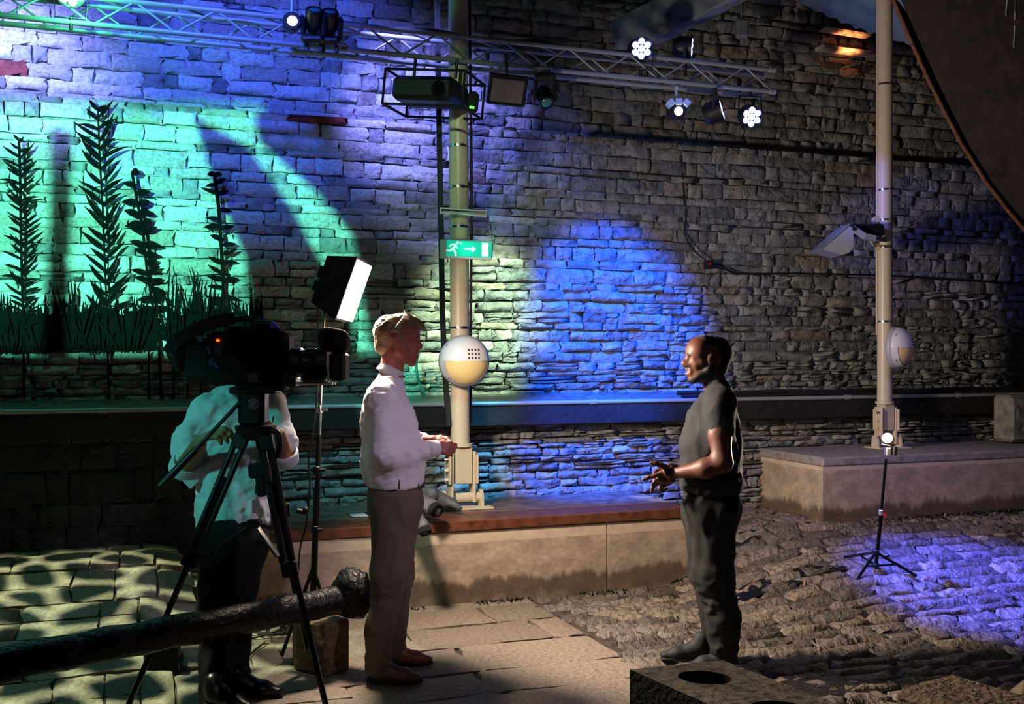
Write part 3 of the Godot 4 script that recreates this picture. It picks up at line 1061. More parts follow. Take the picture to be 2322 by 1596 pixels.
func band(t: Node3D, p: Vector3, r: float) -> void:
	var st := S()
	lathe(st, Transform3D(Basis(), p), [Vector2(r, -0.008), Vector2(r + 0.003, -0.008), Vector2(r + 0.003, 0.008), Vector2(r, 0.008)], 24, true)
	box(st, Transform3D(Basis(UP, 0.5), p + Vector3(0.4, 0, 0.9).normalized() * (r + 0.008)), Vector3(0.028, 0.018, 0.012), 0.002)
	part("clamp_band", st, M.steel, t)

func globe_light(c: Vector3, turn: float, r: float, label: String, pole_at: Vector3) -> void:
	var t := thing("globe_light", label, "wall light", c)
	var d := Vector3(sin(turn), 0.0, cos(turn))
	var b := facing(c, d).basis
	var st := S()
	lathe(st, xf_y(c - d * 0.05, d), [Vector2(0, -0.012), Vector2(r * 0.92, -0.012), Vector2(r, 0.0), Vector2(r, 0.03), Vector2(r * 0.96, 0.04)], 40)
	part("back_ring", st, flat(Color(0.66, 0.67, 0.70), 0.4), t)
	# dome: upper half is a white shell, the lower a yellow diffuser inside a white rim
	for half in 2:
		st = S()
		st.set_smooth_group(1)
		var n := 24
		var m := 10
		var rr := r * (0.965 if half == 0 else 0.93)
		for i in n:
			for j in m:
				var q := []
				for k in [[i, j], [i + 1, j], [i + 1, j + 1], [i, j + 1]]:
					var a: float = PI * k[0] / n + (0.0 if half == 0 else PI)
					var e: float = (PI / 2) * k[1] / m
					q.append(c - d * 0.012 + b * Vector3(cos(a) * cos(e) * rr, sin(a) * cos(e) * rr, sin(e) * rr * 0.72))
				quad(st, q[0], q[1], q[2], q[3], (q[0] + q[2]) * 0.5 - c)
		if half == 0:      # underside of the shell
			st.set_smooth_group(-1)
			for j in m:
				var e0 := PI / 2 * j / m
				var e1 := PI / 2 * (j + 1) / m
				for s in [-1.0, 1.0]:
					tri(st, c - d * 0.012, c - d * 0.012 + b * Vector3(s * cos(e0) * rr, 0, sin(e0) * rr * 0.72), c - d * 0.012 + b * Vector3(s * cos(e1) * rr, 0, sin(e1) * rr * 0.72), -UP)
		part("shell" if half == 0 else "diffuser", st, flat(Color(0.83, 0.83, 0.86), 0.35) if half == 0 else flat(Color(0.86, 0.77, 0.54), 0.25), t)
	st = S()      # the rim round the diffuser
	st.set_smooth_group(1)
	for i in 28:
		var q := []
		for k in [[i, 0], [i + 1, 0], [i + 1, 1], [i, 1]]:
			var a: float = PI + PI * k[0] / 28.0
			var rad := r * (0.97 if k[1] == 0 else 0.88)
			var z := 0.0 if k[1] == 0 else r * 0.30
			q.append(c - d * 0.012 + b * Vector3(cos(a) * rad, sin(a) * rad, z))
		quad(st, q[0], q[1], q[2], q[3], (q[0] + q[2]) * 0.5 - c)
	part("rim", st, flat(Color(0.80, 0.80, 0.83), 0.4), t)
	for j in 3:
		for i in 4:
			st = S()
			var x := r * (-0.02 + 0.135 * i)
			var y := r * (0.12 + 0.15 * j)
			var rr := r * 0.965
			var z := sqrt(maxf(0.0, rr * rr - x * x - y * y)) * 0.72
			box(st, Transform3D(facing(Vector3.ZERO, b * Vector3(x, y, z / 0.52)).basis, c - d * 0.012 + b * Vector3(x, y, z)), Vector3(r * 0.065, r * 0.085, 0.006), 0.001)
			part("grille_hole", st, flat(Color(0.28, 0.20, 0.17), 0.8), t)
	for a in [2.45, 3.85]:
		st = S()
		cyl(st, xf_y(c + b * Vector3(cos(a), sin(a), 0) * r * 0.95 + d * 0.012, d), 0.008, 0.012, 10)
		part("screw", st, M.dull, t)
	st = S()
	var back := c - d * 0.06
	bar(st, back, Vector3(pole_at.x, c.y, pole_at.z), 0.07, 0.09)
	part("mount", st, M.cream, t)

func build_poles() -> void:
	var foot := at(1044, 1150, 7.3)
	foot.y = 0.527
	var top := at(1036.5, -60, 7.3)
	var t := thing("steel_pole", "tall cream steel pole on a hinged foot, carrying the exit sign, at the timber seat", "pole", foot)
	var low := foot + UP * 0.43
	var on := func(py: float) -> Vector3:
		var y := EYE + (798.0 - py) / FL * 7.3
		return low.lerp(top, (y - low.y) / (top.y - low.y))
	var st := S()
	tube(st, PackedVector3Array([low, top + UP * 0.6]), 0.0655, 32)
	part("shaft", st, M.cream, t)
	for y in [332, 425, 515, 743]:
		band(t, on.call(y), 0.0655)
	pole_base(t, foot, 1.0)
	# aluminium rail above the sign
	st = S()
	var c: Vector3 = on.call(485) + Vector3(0.035, 0, 0.095)
	var b := Basis(UP, 0.12) * Basis(Vector3.BACK, -0.045)
	box(st, Transform3D(b, c + UP * 0.016), Vector3(0.32, 0.010, 0.045), 0.002)
	box(st, Transform3D(b, c - UP * 0.016), Vector3(0.32, 0.010, 0.045), 0.002)
	box(st, Transform3D(b, c - Vector3(0, 0, 0.018)), Vector3(0.32, 0.036, 0.006), 0.001)
	box(st, Transform3D(b, c + b * Vector3(-0.155, 0, 0)), Vector3(0.012, 0.044, 0.046), 0.002)
	for x in [-0.075, 0.065]:
		cyl(st, Transform3D(b * Basis(Vector3.RIGHT, PI / 2), c + b * Vector3(x, 0, -0.01)), 0.007, 0.012, 10)
	var rail := part("mounting_rail", st, M.alu, self)
	tag(rail, "short aluminium rail strapped across the left-hand pole above the exit sign", "rail")
	exit_sign(on.call(569) + Vector3(0.055, 0, 0.105))
	globe_light(on.call(818) + Vector3(0.045, 0, 0.145), 0.30, 0.176, "white globe light with yellow lower half on the left-hand pole, near the man in white", on.call(818))
	# strap and cable beside the pole
	st = S()
	var q := [at(991, -40, 7.42), at(993, 120, 7.42), at(996, 300, 7.40), at(1000, 520, 7.38), at(1003, 700, 7.36), at(1008, 830, 7.34), at(1018, 966, 7.26)]
	for i in q.size() - 1:
		bar(st, q[i], q[i + 1], 0.037, 0.016, -V)
	tag(part("black_strap", st, M.rubber, self), "long flat black strap hanging down just left of the left-hand pole", "strap")
	st = S()
	cable(st, [on.call(-30) + Vector3(0.082, 0, -0.03), on.call(250) + Vector3(0.086, 0, -0.03), on.call(500) + Vector3(0.088, 0, -0.03), on.call(640) + Vector3(0.079, 0, -0.03), on.call(960) + Vector3(0.070, 0, -0.04)], 0.011)
	tag(part("pole_cable", st, M.rubber, self), "thick black cable running down the right side of the left-hand pole", "cable")
	# second pole
	foot = at(2006, 1012, 8.66)
	foot.y = 0.815
	top = at(2008, -60, 8.66)
	var t2 := thing("steel_pole", "grey steel pole with a flood light on its side, on the concrete plinth at right", "pole", foot)
	low = foot + UP * 0.37
	var on2 := func(py: float) -> Vector3:
		var y := EYE + (798.0 - py) / FL * 8.66
		return low.lerp(top, (y - low.y) / (top.y - low.y))
	st = S()
	tube(st, PackedVector3Array([low, top + UP * 0.6]), 0.060, 32)
	part("shaft", st, M.cream, t2)
	st = S()
	tube(st, PackedVector3Array([on2.call(760) + Vector3(-0.066, 0, 0.0), on2.call(-40) + Vector3(-0.066, 0, 0.0)]), 0.009, 8)
	part("conduit", st, M.cream, t2)
	for y in [192, 431, 499, 561, 729]:
		band(t2, on2.call(y), 0.060)
	pole_base(t2, foot, 0.86)
	globe_light(on2.call(788) + Vector3(0.085, 0, 0.11), 0.85, 0.168, "globe light on the right-hand pole, in shadow, facing right", on2.call(788))
	# flood light on its bracket
	c = at(1905, 548, 8.55)
	var fl := thing("flood_light", "grey flood light on a short bracket at the left of the right-hand pole", "flood light", c)
	var gm := flat(Color(0.60, 0.62, 0.68), 0.45)
	st = S()
	prism(st, Transform3D(Basis(), c), PackedVector2Array([Vector2(-0.19, -0.075), Vector2(0.03, 0.115), Vector2(0.06, 0.07), Vector2(0.06, -0.05), Vector2(0.03, -0.10), Vector2(-0.03, -0.12)]), 0.30)
	part("housing", st, gm, fl)
	st = S()
	bar(st, c + Vector3(-0.20, -0.075, 0.0), c + Vector3(0.03, 0.125, 0), 0.32, 0.012, Vector3(-0.65, 0.75, 0), 0.003)
	part("glass_frame", st, flat(Color(0.5, 0.52, 0.58), 0.4), fl)
	st = S()
	bar(st, c + Vector3(0.05, 0.09, 0.16), c + Vector3(0.15, 0.02, 0.16), 0.012, 0.05, UP)
	bar(st, c + Vector3(0.14, 0.03, 0.16), c + Vector3(0.24, 0.01, 0.14), 0.012, 0.045, UP)
	bar(st, c + Vector3(0.22, 0.015, 0.14), on2.call(545) + Vector3(0, 0, 0.03), 0.03, 0.04, UP)
	part("bracket", st, gm, fl)
	st = S()
	box(st, Transform3D(Basis(), c + Vector3(0.20, 0.09, 0)), Vector3(0.26, 0.09, 0.16), 0.01)
	part("control_gear", st, M.black, fl)
	st = S()
	cyl(st, Transform3D(Basis(Vector3.RIGHT, PI / 2), c + Vector3(0.055, 0.085, 0.17)), 0.018, 0.02, 14, 0.003)
	part("pivot_bolt", st, M.steel, fl)
	st = S()
	cable(st, [c + Vector3(0.19, -0.01, 0.15), c + Vector3(0.23, -0.05, 0.14), on2.call(558) + Vector3(-0.07, 0, 0.03)], 0.006)
	part("lead", st, M.cream, fl)
	for y in [500, 560]:
		st = S()
		cyl(st, Transform3D(Basis(Vector3.RIGHT, PI / 2), on2.call(y) + Vector3(-0.078, 0, 0.01)), 0.032, 0.05, 18, 0.006)
		part("junction_box", st, M.cream, t2)

func exit_sign(c: Vector3) -> void:
	var t := thing("exit_sign", "green emergency exit sign with running figure, arrow and door on the left-hand pole", "sign", c)
	var b := Basis(UP, 0.16) * Basis(Vector3.BACK, -0.022)
	var w := 0.345
	var h := 0.122
	var st := S()
	box(st, Transform3D(b, c - b * Vector3(0, 0, 0.022)), Vector3(w + 0.012, h + 0.006, 0.044), 0.006)
	part("case", st, flat(Color(0.80, 0.82, 0.82), 0.4), t)
	st = S()
	box(st, Transform3D(b, c + b * Vector3(0.018, 0.004, 0.003)), Vector3(w - 0.036, h - 0.014, 0.006), 0.001)
	var green := flat(Color(0.0, 0.62, 0.55), 0.4)
	green.emission_enabled = true
	green.emission = Color(0.0, 0.80, 0.66)
	green.emission_energy_multiplier = 0.62
	part("green_panel", st, green, t)
	var white := flat(Color(0.9, 0.95, 0.93), 0.4)
	white.emission_enabled = true
	white.emission = Color(0.85, 1.0, 0.96)
	white.emission_energy_multiplier = 0.55
	var o := c + b * Vector3(0.0, 0.004, 0.008)
	var px := func(pts: Array) -> PackedVector2Array:
		var out := PackedVector2Array()
		for q in pts:
			out.append(Vector2(q[0], q[1]))
		return out
	st = S()      # arrow
	prism(st, Transform3D(b, o), px.call([[-0.018, 0.006], [0.038, 0.006], [0.038, 0.024], [0.066, 0.0], [0.038, -0.026], [0.038, -0.008], [-0.018, -0.008]]), 0.003)
	part("arrow", st, white, t)
	st = S()
	prism(st, Transform3D(b, o), px.call([[0.105, 0.045], [0.150, 0.045], [0.150, -0.047], [0.105, -0.047]]), 0.003)
	part("door_symbol", st, white, t)
	st = S()      # running figure
	var fig := [[[-0.078, 0.030], [-0.062, 0.034], [-0.072, 0.006], [-0.088, -0.004], [-0.098, 0.006]], [[-0.074, 0.034], [-0.108, 0.030], [-0.122, 0.012], [-0.114, 0.008], [-0.102, 0.022], [-0.084, 0.022]], [[-0.070, 0.020], [-0.058, 0.006], [-0.058, -0.004], [-0.072, 0.006]], [[-0.098, 0.006], [-0.086, -0.004], [-0.068, -0.020], [-0.068, -0.052], [-0.080, -0.052], [-0.082, -0.026], [-0.102, -0.008]], [[-0.100, 0.004], [-0.092, -0.008], [-0.112, -0.024], [-0.138, -0.018], [-0.138, -0.010], [-0.116, -0.012]]]
	for f in fig:
		prism(st, Transform3D(b, o), px.call(f), 0.003)
	cyl(st, Transform3D(b * Basis(Vector3.RIGHT, PI / 2), o + b * Vector3(-0.060, 0.042, 0)), 0.0095, 0.003, 14)
	part("running_figure", st, white, t)
	st = S()
	ball(st, Transform3D(Basis.from_scale(Vector3.ONE * 0.006), o + b * Vector3(-0.037, 0.036, 0.002)), 10, 6)
	part("status_light", st, glow(Color(0.7, 1.0, 0.8), 3.0), t)
	omni("exit_sign_light", o + b * Vector3(0, 0, 0.06), Color(0.1, 1.0, 0.75), 0.010, 0.05)

func onfloor(px: float, py: float) -> Vector3:
	var d := 3.0
	while d < 12.0:
		var p := at(px, py, d)
		if p.y <= ground(p):
			return p
		d += 0.01
	return at(px, py, d)

func pixel_poly(pts: Array, v: float) -> Array:      # [origin, outline in the wall plane]
	var o := wallpt(pts[0].x, pts[0].y, v)
	var poly := PackedVector2Array()
	for p in pts:
		var q := wallpt(p.x, p.y, v) - o
		poly.append(Vector2(q.dot(U), q.y))
	return [o, poly]

func cutout(st: SurfaceTool, pts: Array, v: float, thick := 0.008) -> void:
	var r := pixel_poly(pts, v)
	prism(st, Transform3D(Basis(U, UP, -V), r[0]), r[1], thick)

func leaf_outline(p: Vector2, dir: Vector2, len: float, wide: float, bend: float) -> Array:
	var left := []
	var right := []
	for i in 6:
		var t := i / 5.0
		var c := p + dir * len * t + Vector2(-dir.y, dir.x) * bend * len * t * t
		var w := wide * 0.5 * sin(PI * clampf(0.12 + t * 0.88, 0.0, 1.0)) + 0.3
		left.append(c + Vector2(-dir.y, dir.x) * w)
		right.append(c - Vector2(-dir.y, dir.x) * w)
	right.reverse()
	return left + right

func build_seaweed() -> void:
	var dark := flat(Color(0.045, 0.06, 0.06), 0.95)
	dark.metallic_specular = 0.1
	var rng := RandomNumberGenerator.new()
	rng.seed = 404
	var v := 7.815
	var plants := [
		{"stem": [[43, 318], [46, 420], [48, 560], [52, 700], [55, 905]], "gap": 16.0, "len": 44.0, "wide": 6.0, "rise": 0.62, "last": 740, "w": 5.0, "label": "dark cut-out seaweed with dense narrow leaves, leftmost of the tall ones"},
		{"stem": [[222, 244], [226, 360], [233, 470], [238, 600], [243, 720], [246, 905]], "gap": 24.0, "len": 64.0, "wide": 9.0, "rise": 0.80, "last": 730, "w": 4.0, "label": "tallest cut-out seaweed with long ragged leaves against the brightest green light"},
		{"stem": [[299, 388], [308, 440], [324, 520], [333, 610], [346, 690], [360, 775], [366, 905]], "gap": 22.0, "len": 34.0, "wide": 15.0, "rise": 0.12, "last": 770, "w": 6.0, "label": "cut-out seaweed with small round leaves, between the tallest one and the grass"},
		{"stem": [[486, 392], [496, 470], [502, 560], [507, 650], [503, 740], [500, 905]], "gap": 20.0, "len": 34.0, "wide": 10.0, "rise": 0.10, "last": 735, "w": 8.0, "label": "cut-out seaweed with short flat leaves just above the video camera"}]
	for n in plants.size():
		var d = plants[n]
		var stem := []
		for q in d.stem:
			stem.append(Vector2(q[0], q[1]))
		var base := wallpt(stem[-1].x, stem[-1].y, v)
		var t := thing("seaweed_cutout", d.label, "seaweed", base, "tall seaweed cut-outs on the ledge")
		var st := S()
		for i in stem.size() - 1:
			bar(st, wallpt(stem[i].x, stem[i].y, v), wallpt(stem[i + 1].x, stem[i + 1].y, v), d.w * 0.003 + 0.001, 0.012, V)
		part("stem", st, dark, t)
		var y: float = stem[0].y + 4.0
		var k := 0
		while y < d.last:
			var i := 0
			while i < stem.size() - 2 and stem[i + 1].y < y:
				i += 1
			var p: Vector2 = stem[i].lerp(stem[i + 1], (y - stem[i].y) / (stem[i + 1].y - stem[i].y))
			var grow := clampf((y - stem[0].y) / 70.0 + 0.45, 0.0, 1.0)
			for side in [-1.0, 1.0]:
				if n > 1 and rng.randf() < 0.2:
					continue
				var rise: float = d.rise * rng.randf_range(0.7, 1.25) + (rng.randf_range(-0.12, 0.2) if n > 1 else 0.0)
				var dir := Vector2(side * cos(rise), -sin(rise))
				st = S()
				cutout(st, leaf_outline(p + Vector2(0, rng.randf_range(-4, 6)), dir, d.len * grow * rng.randf_range(0.7, 1.15), d.wide * rng.randf_range(0.8, 1.25), side * rng.randf_range(-0.25, 0.32)), v + rng.randf_range(-0.008, 0.008))
				part("leaf", st, dark, t)
			y += d.gap * rng.randf_range(0.85, 1.15)
			k += 1
	# clumps of blades
	var clumps := [[18, 690, 800, 9, 60, "low clump of cut-out blades at the left edge under the leftmost seaweed"], [92, 690, 800, 7, 40, "thin clump of cut-out blades between the two left-hand tall seaweeds"], [172, 610, 790, 8, 34, "tall pointed clump of cut-out blades left of the tallest seaweed"], [222, 690, 800, 10, 60, "wide low clump of cut-out blades round the foot of the tallest seaweed"], [292, 640, 795, 12, 60, "clump of cut-out blades left of the round-leaved seaweed"], [402, 590, 790, 9, 50, "clump of long cut-out blades right of the round-leaved seaweed"], [460, 600, 760, 9, 50, "clump of cut-out blades left of the seaweed over the video camera"], [566, 650, 760, 5, 30, "small clump of cut-out blades at the right end of the green light"]]
	for c in clumps:
		var base := wallpt(c[0], c[2], v - 0.02)
		var t := thing("grass_cutout", c[5], "seaweed", base, "seaweed grass cut-outs on the ledge")
		for k in c[3]:
			var st := S()
			var x0: float = c[0] + (float(k) / (c[3] - 1) - 0.5) * c[4] * 0.8 + rng.randf_range(-3, 3)
			var top: float = c[1] + absf(float(k) / (c[3] - 1) - 0.45) * 60.0 + rng.randf_range(-10, 62)
			var lean: float = (float(k) / (c[3] - 1) - 0.5) * 0.7 + rng.randf_range(-0.18, 0.18)
			var dir := Vector2(sin(lean), -cos(lean))
			cutout(st, leaf_outline(Vector2(x0, c[2]), dir, (c[2] - top), rng.randf_range(4, 8), rng.randf_range(-0.15, 0.15)), v - 0.02 + 0.003 * (k % 5))
			part("blade", st, dark, t)
	# the solid banks from which they rise
	for bnk in [[-20, 345, "broad dark cut-out bank of weed along the foot of the left-hand seaweeds"], [378, 436, "narrow dark cut-out bank of weed beside the video camera"], [440, 600, "dark cut-out bank of weed behind the video camera"]]:
		var pts := []
		var x: float = bnk[0]
		while x < bnk[1]:
			pts.append(Vector2(x, 700.0 + rng.randf_range(-6, 18)))
			pts.append(Vector2(x + 5.0, 690.0 - rng.randf_range(0, 34)))
			pts.append(Vector2(x + 9.0, 704.0 + rng.randf_range(0, 12)))
			x += rng.randf_range(12, 22)
		var right_x: float = pts[-1].x + 3.0
		pts.append(Vector2(right_x, 792))
		pts.append(Vector2(bnk[0], 800))
		var st := S()
		cutout(st, pts, v + 0.014)
		var left_x: float = bnk[0]
		for k in 2:
			var sx := lerpf(left_x + 16.0, right_x - 16.0, k)
			rod(st, wallpt(sx, 795, v + 0.014), wallpt(sx, 905, v + 0.014), 0.007, 6)
		tag(part("weed_bank", st, dark, self), bnk[2], "seaweed", "weed banks on the ledge")
	# flags in front of the green projector, off the frame at the left
	var fl := thing("projector_flags", "black flags on a frame in front of the green projector, out of view", "flag", PROJ + Vector3(0, -2.5, -1.4))
	var cuts := [[[112, 285], [163, 300], [160, 900], [104, 900]], [[436, 262], [560, 330], [660, 470], [800, 720], [840, 1000], [592, 1000], [560, 600], [478, 400]], [[-200, 800], [900, 800], [900, 1300], [-200, 1300]], [[560, -100], [1100, -100], [1100, 900], [840, 780], [800, 540], [720, 440], [580, 318]], [[-200, 238], [900, 238], [900, -300], [-200, -300]]]
	var dists := [1.3, 1.5, 1.1, 1.4, 0.55]
	for c in cuts:
		var poly := PackedVector2Array()
		var dir := (wallpt(330, 520, 7.89) - PROJ).normalized()
		var far_off: float = dists[cuts.find(c)]
		var plane := facing(PROJ + dir * far_off, dir)
		for q in c:
			var w := wallpt(q[0], q[1], 7.89) - PROJ
			var hit := PROJ + w * (far_off / w.dot(dir)) - plane.origin
			poly.append(Vector2(hit.dot(plane.basis.x), hit.dot(plane.basis.y)))
		var st := S()
		prism(st, plane, poly, 0.004)
		part("flag", st, M.black_matt, fl)
	# rippled gobo of the water-effect lamp: plates with gaps between them
	var gb := thing("water_gobo", "slotted plate of the water-effect lamp, out of view", "gobo", WATER + Vector3(0.05, -0.95, 0))
	var aim := (Vector3(-2.4, 0.1, -5.5) - WATER).normalized()
	var pl := facing(WATER + aim * 1.2, aim)
	var st := S()
	var seeds := []
	for j in 14:
		for i in 14:
			seeds.append(Vector2(i - 6.5 + rng.randf_range(-0.42, 0.42), j - 6.5 + rng.randf_range(-0.42, 0.42)) * 0.078)
	for s in seeds:
		var cell := PackedVector2Array([s + Vector2(-0.3, -0.3), s + Vector2(0.3, -0.3), s + Vector2(0.3, 0.3), s + Vector2(-0.3, 0.3)])
		for o in seeds:
			if o != s and o.distance_to(s) < 0.5:
				var mid: Vector2 = (o + s) * 0.5
				var nrm: Vector2 = (o - s).normalized()
				var tng := Vector2(-nrm.y, nrm.x)
				mid -= nrm * 0.0045
				var half := PackedVector2Array([mid + tng * 2.0, mid - tng * 2.0, mid - tng * 2.0 - nrm * 2.0, mid + tng * 2.0 - nrm * 2.0])
				var got := Geometry2D.intersect_polygons(cell, half)
				if got.size() > 0:
					cell = got[0]
		var round := PackedVector2Array()
		for i in cell.size():
			var a := cell[i]
			var b := cell[(i + 1) % cell.size()]
			round.append(a.lerp(b, 0.25))
			round.append(a.lerp(b, 0.75))
		if round.size() > 4:
			prism(st, pl, round, 0.003)
	var plates := part("plate", st, M.black_matt, gb)
	plates.set_meta("kind", "stuff")

# ---------------------------------------------------------------- interview lamp
func build_softbox() -> void:
	var d := 5.52
	var foot := at(706, 1493, d)
	foot.y = 0.0
	var t := thing("softbox_lamp", "tall black light stand with a bright white rectangular softbox behind the two men", "softbox", foot)
	var n := Vector3(0.95, -0.33, 0.12).normalized()
	var up := Vector3(0.35, 0.937, 0.0)
	up = (up - n * up.dot(n)).normalized()
	var side := up.cross(n)
	var c := at(802, 660, d)
	var b := Basis(side, up, n)
	var hw := 0.14
	var hh := 0.158
	var st := S()      # tapered dark housing
	st.set_smooth_group(-1)
	var f := []
	var r := []
	for q in [[-1, -1], [1, -1], [1, 1], [-1, 1]]:
		f.append(c + b * Vector3(q[0] * (hw + 0.012), q[1] * (hh + 0.012), 0))
		r.append(c + b * Vector3(q[0] * hw * 0.62, q[1] * hh * 0.80, -0.17))
	for k in 4:
		var j := (k + 1) % 4
		quad(st, f[k], f[j], r[j], r[k], (f[k] + f[j] + r[k] + r[j]) * 0.25 - c + n * 0.1)
	quad(st, r[0], r[1], r[2], r[3], -n)
	part("housing", st, M.black_matt, t)
	st = S()
	box(st, Transform3D(b, c + n * 0.006), Vector3(hw * 2, hh * 2, 0.012), 0.004)
	part("diffuser", st, glow(Color(1.0, 0.90, 0.80), 5.0), t)
	area("softbox_light", c + n * 0.03, c + n * 2.0 + Vector3(0, 0.0, 0.0), Color(1.0, 0.91, 0.83), 19.0, Vector2(hw * 2, hh * 2))
	st = S()
	var tm := TextMesh.new()
	tm.text = "FOMEX"
	tm.font_size = 24
	tm.pixel_size = 0.0022
	tm.depth = 0.002
	var fnt := SystemFont.new()
	fnt.font_names = PackedStringArray(["Droid Sans"])
	tm.font = fnt
	var lo: Vector3 = (f[1] + r[1]) * 0.5
	var hi: Vector3 = (f[2] + r[2]) * 0.5
	var face_n: Vector3 = (f[2] - f[1]).cross(r[1] - f[1]).normalized()
	if face_n.z < 0.0:
		face_n = -face_n
	var word := mi("lettering", tm, flat(Color(0.45, 0.45, 0.45), 0.7), t)
	var along := (hi - lo).normalized()
	word.transform = Transform3D(Basis(along, face_n.cross(along), face_n), lo.lerp(hi, 0.52) + face_n * 0.004 - t.position)
	# bracket, column, legs
	var piv := at(737, 655, d)
	st = S()
	box(st, Transform3D(b, c - n * 0.185), Vector3(0.10, 0.14, 0.05), 0.01)
	bar(st, c - n * 0.19, piv, 0.03, 0.03)
	box(st, Transform3D(Basis(), piv), Vector3(0.05, 0.10, 0.05), 0.01)
	part("bracket", st, M.black, t)
	for k in [-0.03, 0.05]:
		st = S()
		ball(st, Transform3D(Basis.from_scale(Vector3.ONE * 0.014), piv + Vector3(-0.03, k, 0.03)), 10, 6)
		part("knob", st, M.steel, t)
	var hub := at(710, 1286, d)
	st = S()
	rod(st, piv, at(724, 1000, d), 0.010)
	part("upper_column", st, M.steel, t)
	st = S()
	rod(st, at(724, 985, d), at(719, 1120, d), 0.0135)
	part("middle_column", st, M.black, t)
	st = S()
	rod(st, at(719, 1105, d), Vector3(foot.x, 0.06, foot.z), 0.017)
	part("lower_column", st, M.black, t)
	for y in [928, 1065, 1200]:
		st = S()
		var p := at(724.0 - (y - 928) * 0.035, y, d)
		cyl(st, Transform3D(Basis(), p), 0.022, 0.04, 12, 0.004)
		cyl(st, Transform3D(Basis(Vector3.BACK, PI / 2), p + Vector3(0.03, 0.0, 0.01)), 0.010, 0.03, 8, 0.002)
		part("collar", st, M.black if y != 928 else M.steel, t)
	for a in [0.1, 3.25, 4.6]:
		st = S()
		rod(st, hub, foot + Vector3(cos(a) * 0.16, 0.012, sin(a) * 0.20), 0.010, 8)
		rod(st, Vector3(foot.x, 0.10, foot.z), hub.lerp(foot + Vector3(cos(a) * 0.16, 0.012, sin(a) * 0.20), 0.6), 0.006, 6)
		part("leg", st, M.black, t)
	st = S()
	cable(st, [piv + Vector3(-0.04, -0.03, 0), at(722, 820, 5.47), at(716, 930, 5.47), at(700, 1040, 5.47), at(703, 1100, 5.47), at(694, 1190, 5.47), at(681, 1240, 5.47), at(676, 1300, 5.47), at(668, 1380, 5.42)], 0.005)
	tag(part("lamp_cable", st, M.rubber, self), "thin black cable hanging beside the softbox stand", "cable")

func build_small_lamp() -> void:
	var foot := onfloor(1985, 1288)
	var d := -foot.z
	var t := thing("backlight_lamp", "small lit lamp on a thin black tripod stand at the right, before the plinth", "lamp stand", foot)
	var head := at(2012, 993, d)
	var hub := at(1986, 1252, d)
	var st := S()
	rod(st, hub - UP * 0.10, at(1999, 1158, d), 0.013)
	part("lower_column", st, M.black_gloss, t)
	st = S()
	rod(st, at(1998, 1165, d), at(2009, 1040, d), 0.0095)
	part("upper_column", st, M.black_gloss, t)
	st = S()
	cyl(st, Transform3D(Basis(), at(1998, 1162, d)), 0.018, 0.035, 12, 0.003)
	part("collar", st, M.alu, t)
	st = S()
	prism(st, Transform3D(Basis(), at(2003, 1166, d) + Vector3(0, 0, 0.02)), PackedVector2Array([Vector2(-0.004, 0.014), Vector2(0.010, 0.010), Vector2(0.014, -0.014), Vector2(0.0, -0.014)]), 0.012)
	part("lever", st, flat(Color(0.75, 0.12, 0.12), 0.4), t)
	for q in [[1917, 1266], [1944, 1316], [2076, 1308]]:
		var e := onfloor(q[0], q[1])
		st = S()
		rod(st, hub, e + UP * 0.01, 0.010, 10)
		ball(st, Transform3D(Basis.from_scale(Vector3.ONE * 0.012), e + UP * 0.01), 8, 6)
		part("leg", st, M.black_gloss, t)
		st = S()
		rod(st, hub - UP * 0.09, hub.lerp(e, 0.5), 0.007, 6)
		part("strut", st, M.black_gloss, t)
	st = S()
	cyl(st, Transform3D(Basis(), hub), 0.022, 0.035, 12, 0.004)
	cyl(st, Transform3D(Basis(), hub - UP * 0.09), 0.02, 0.03, 12, 0.004)
	part("hub", st, M.black, t)
	# head: bracket, housing, lens
	var aim := (at(1640, 860, 5.5) - head).normalized()
	var face := (aim + Vector3(0, -0.05, 0.55)).normalized()
	st = S()
	box(st, Transform3D(Basis(), at(2013, 1024, d)), Vector3(0.034, 0.055, 0.045), 0.006)
	bar(st, at(1999, 1007, d), at(2018, 1010, d), 0.03, 0.006)
	part("bracket", st, M.alu, t)
	st = S()
	box(st, Transform3D(Basis(Vector3.BACK, -0.1), at(2028, 1022, d)), Vector3(0.026, 0.06, 0.05), 0.004)
	part("battery", st, M.black, t)
	st = S()
	cyl(st, xf_y(head - face * 0.035, face), 0.035, 0.055, 20, 0.006)
	part("housing", st, M.black, t)
	st = S()
	lathe(st, xf_y(head, face), [Vector2(0.034, -0.006), Vector2(0.028, 0.006), Vector2(0.015, 0.014), Vector2(0, 0.016)], 20)
	part("lamp_lens", st, glow(Color(1.0, 0.90, 0.72), 14.0), t)
	spot("backlight_beam", head + face * 0.03 + aim * 0.02, at(1640, 880, 5.5), Color(1.0, 0.92, 0.80), 5.0, 17.0, 0.6, 0.03)
	omni("backlight_glow", head + face * 0.05, Color(1.0, 0.88, 0.70), 0.10, 0.03)

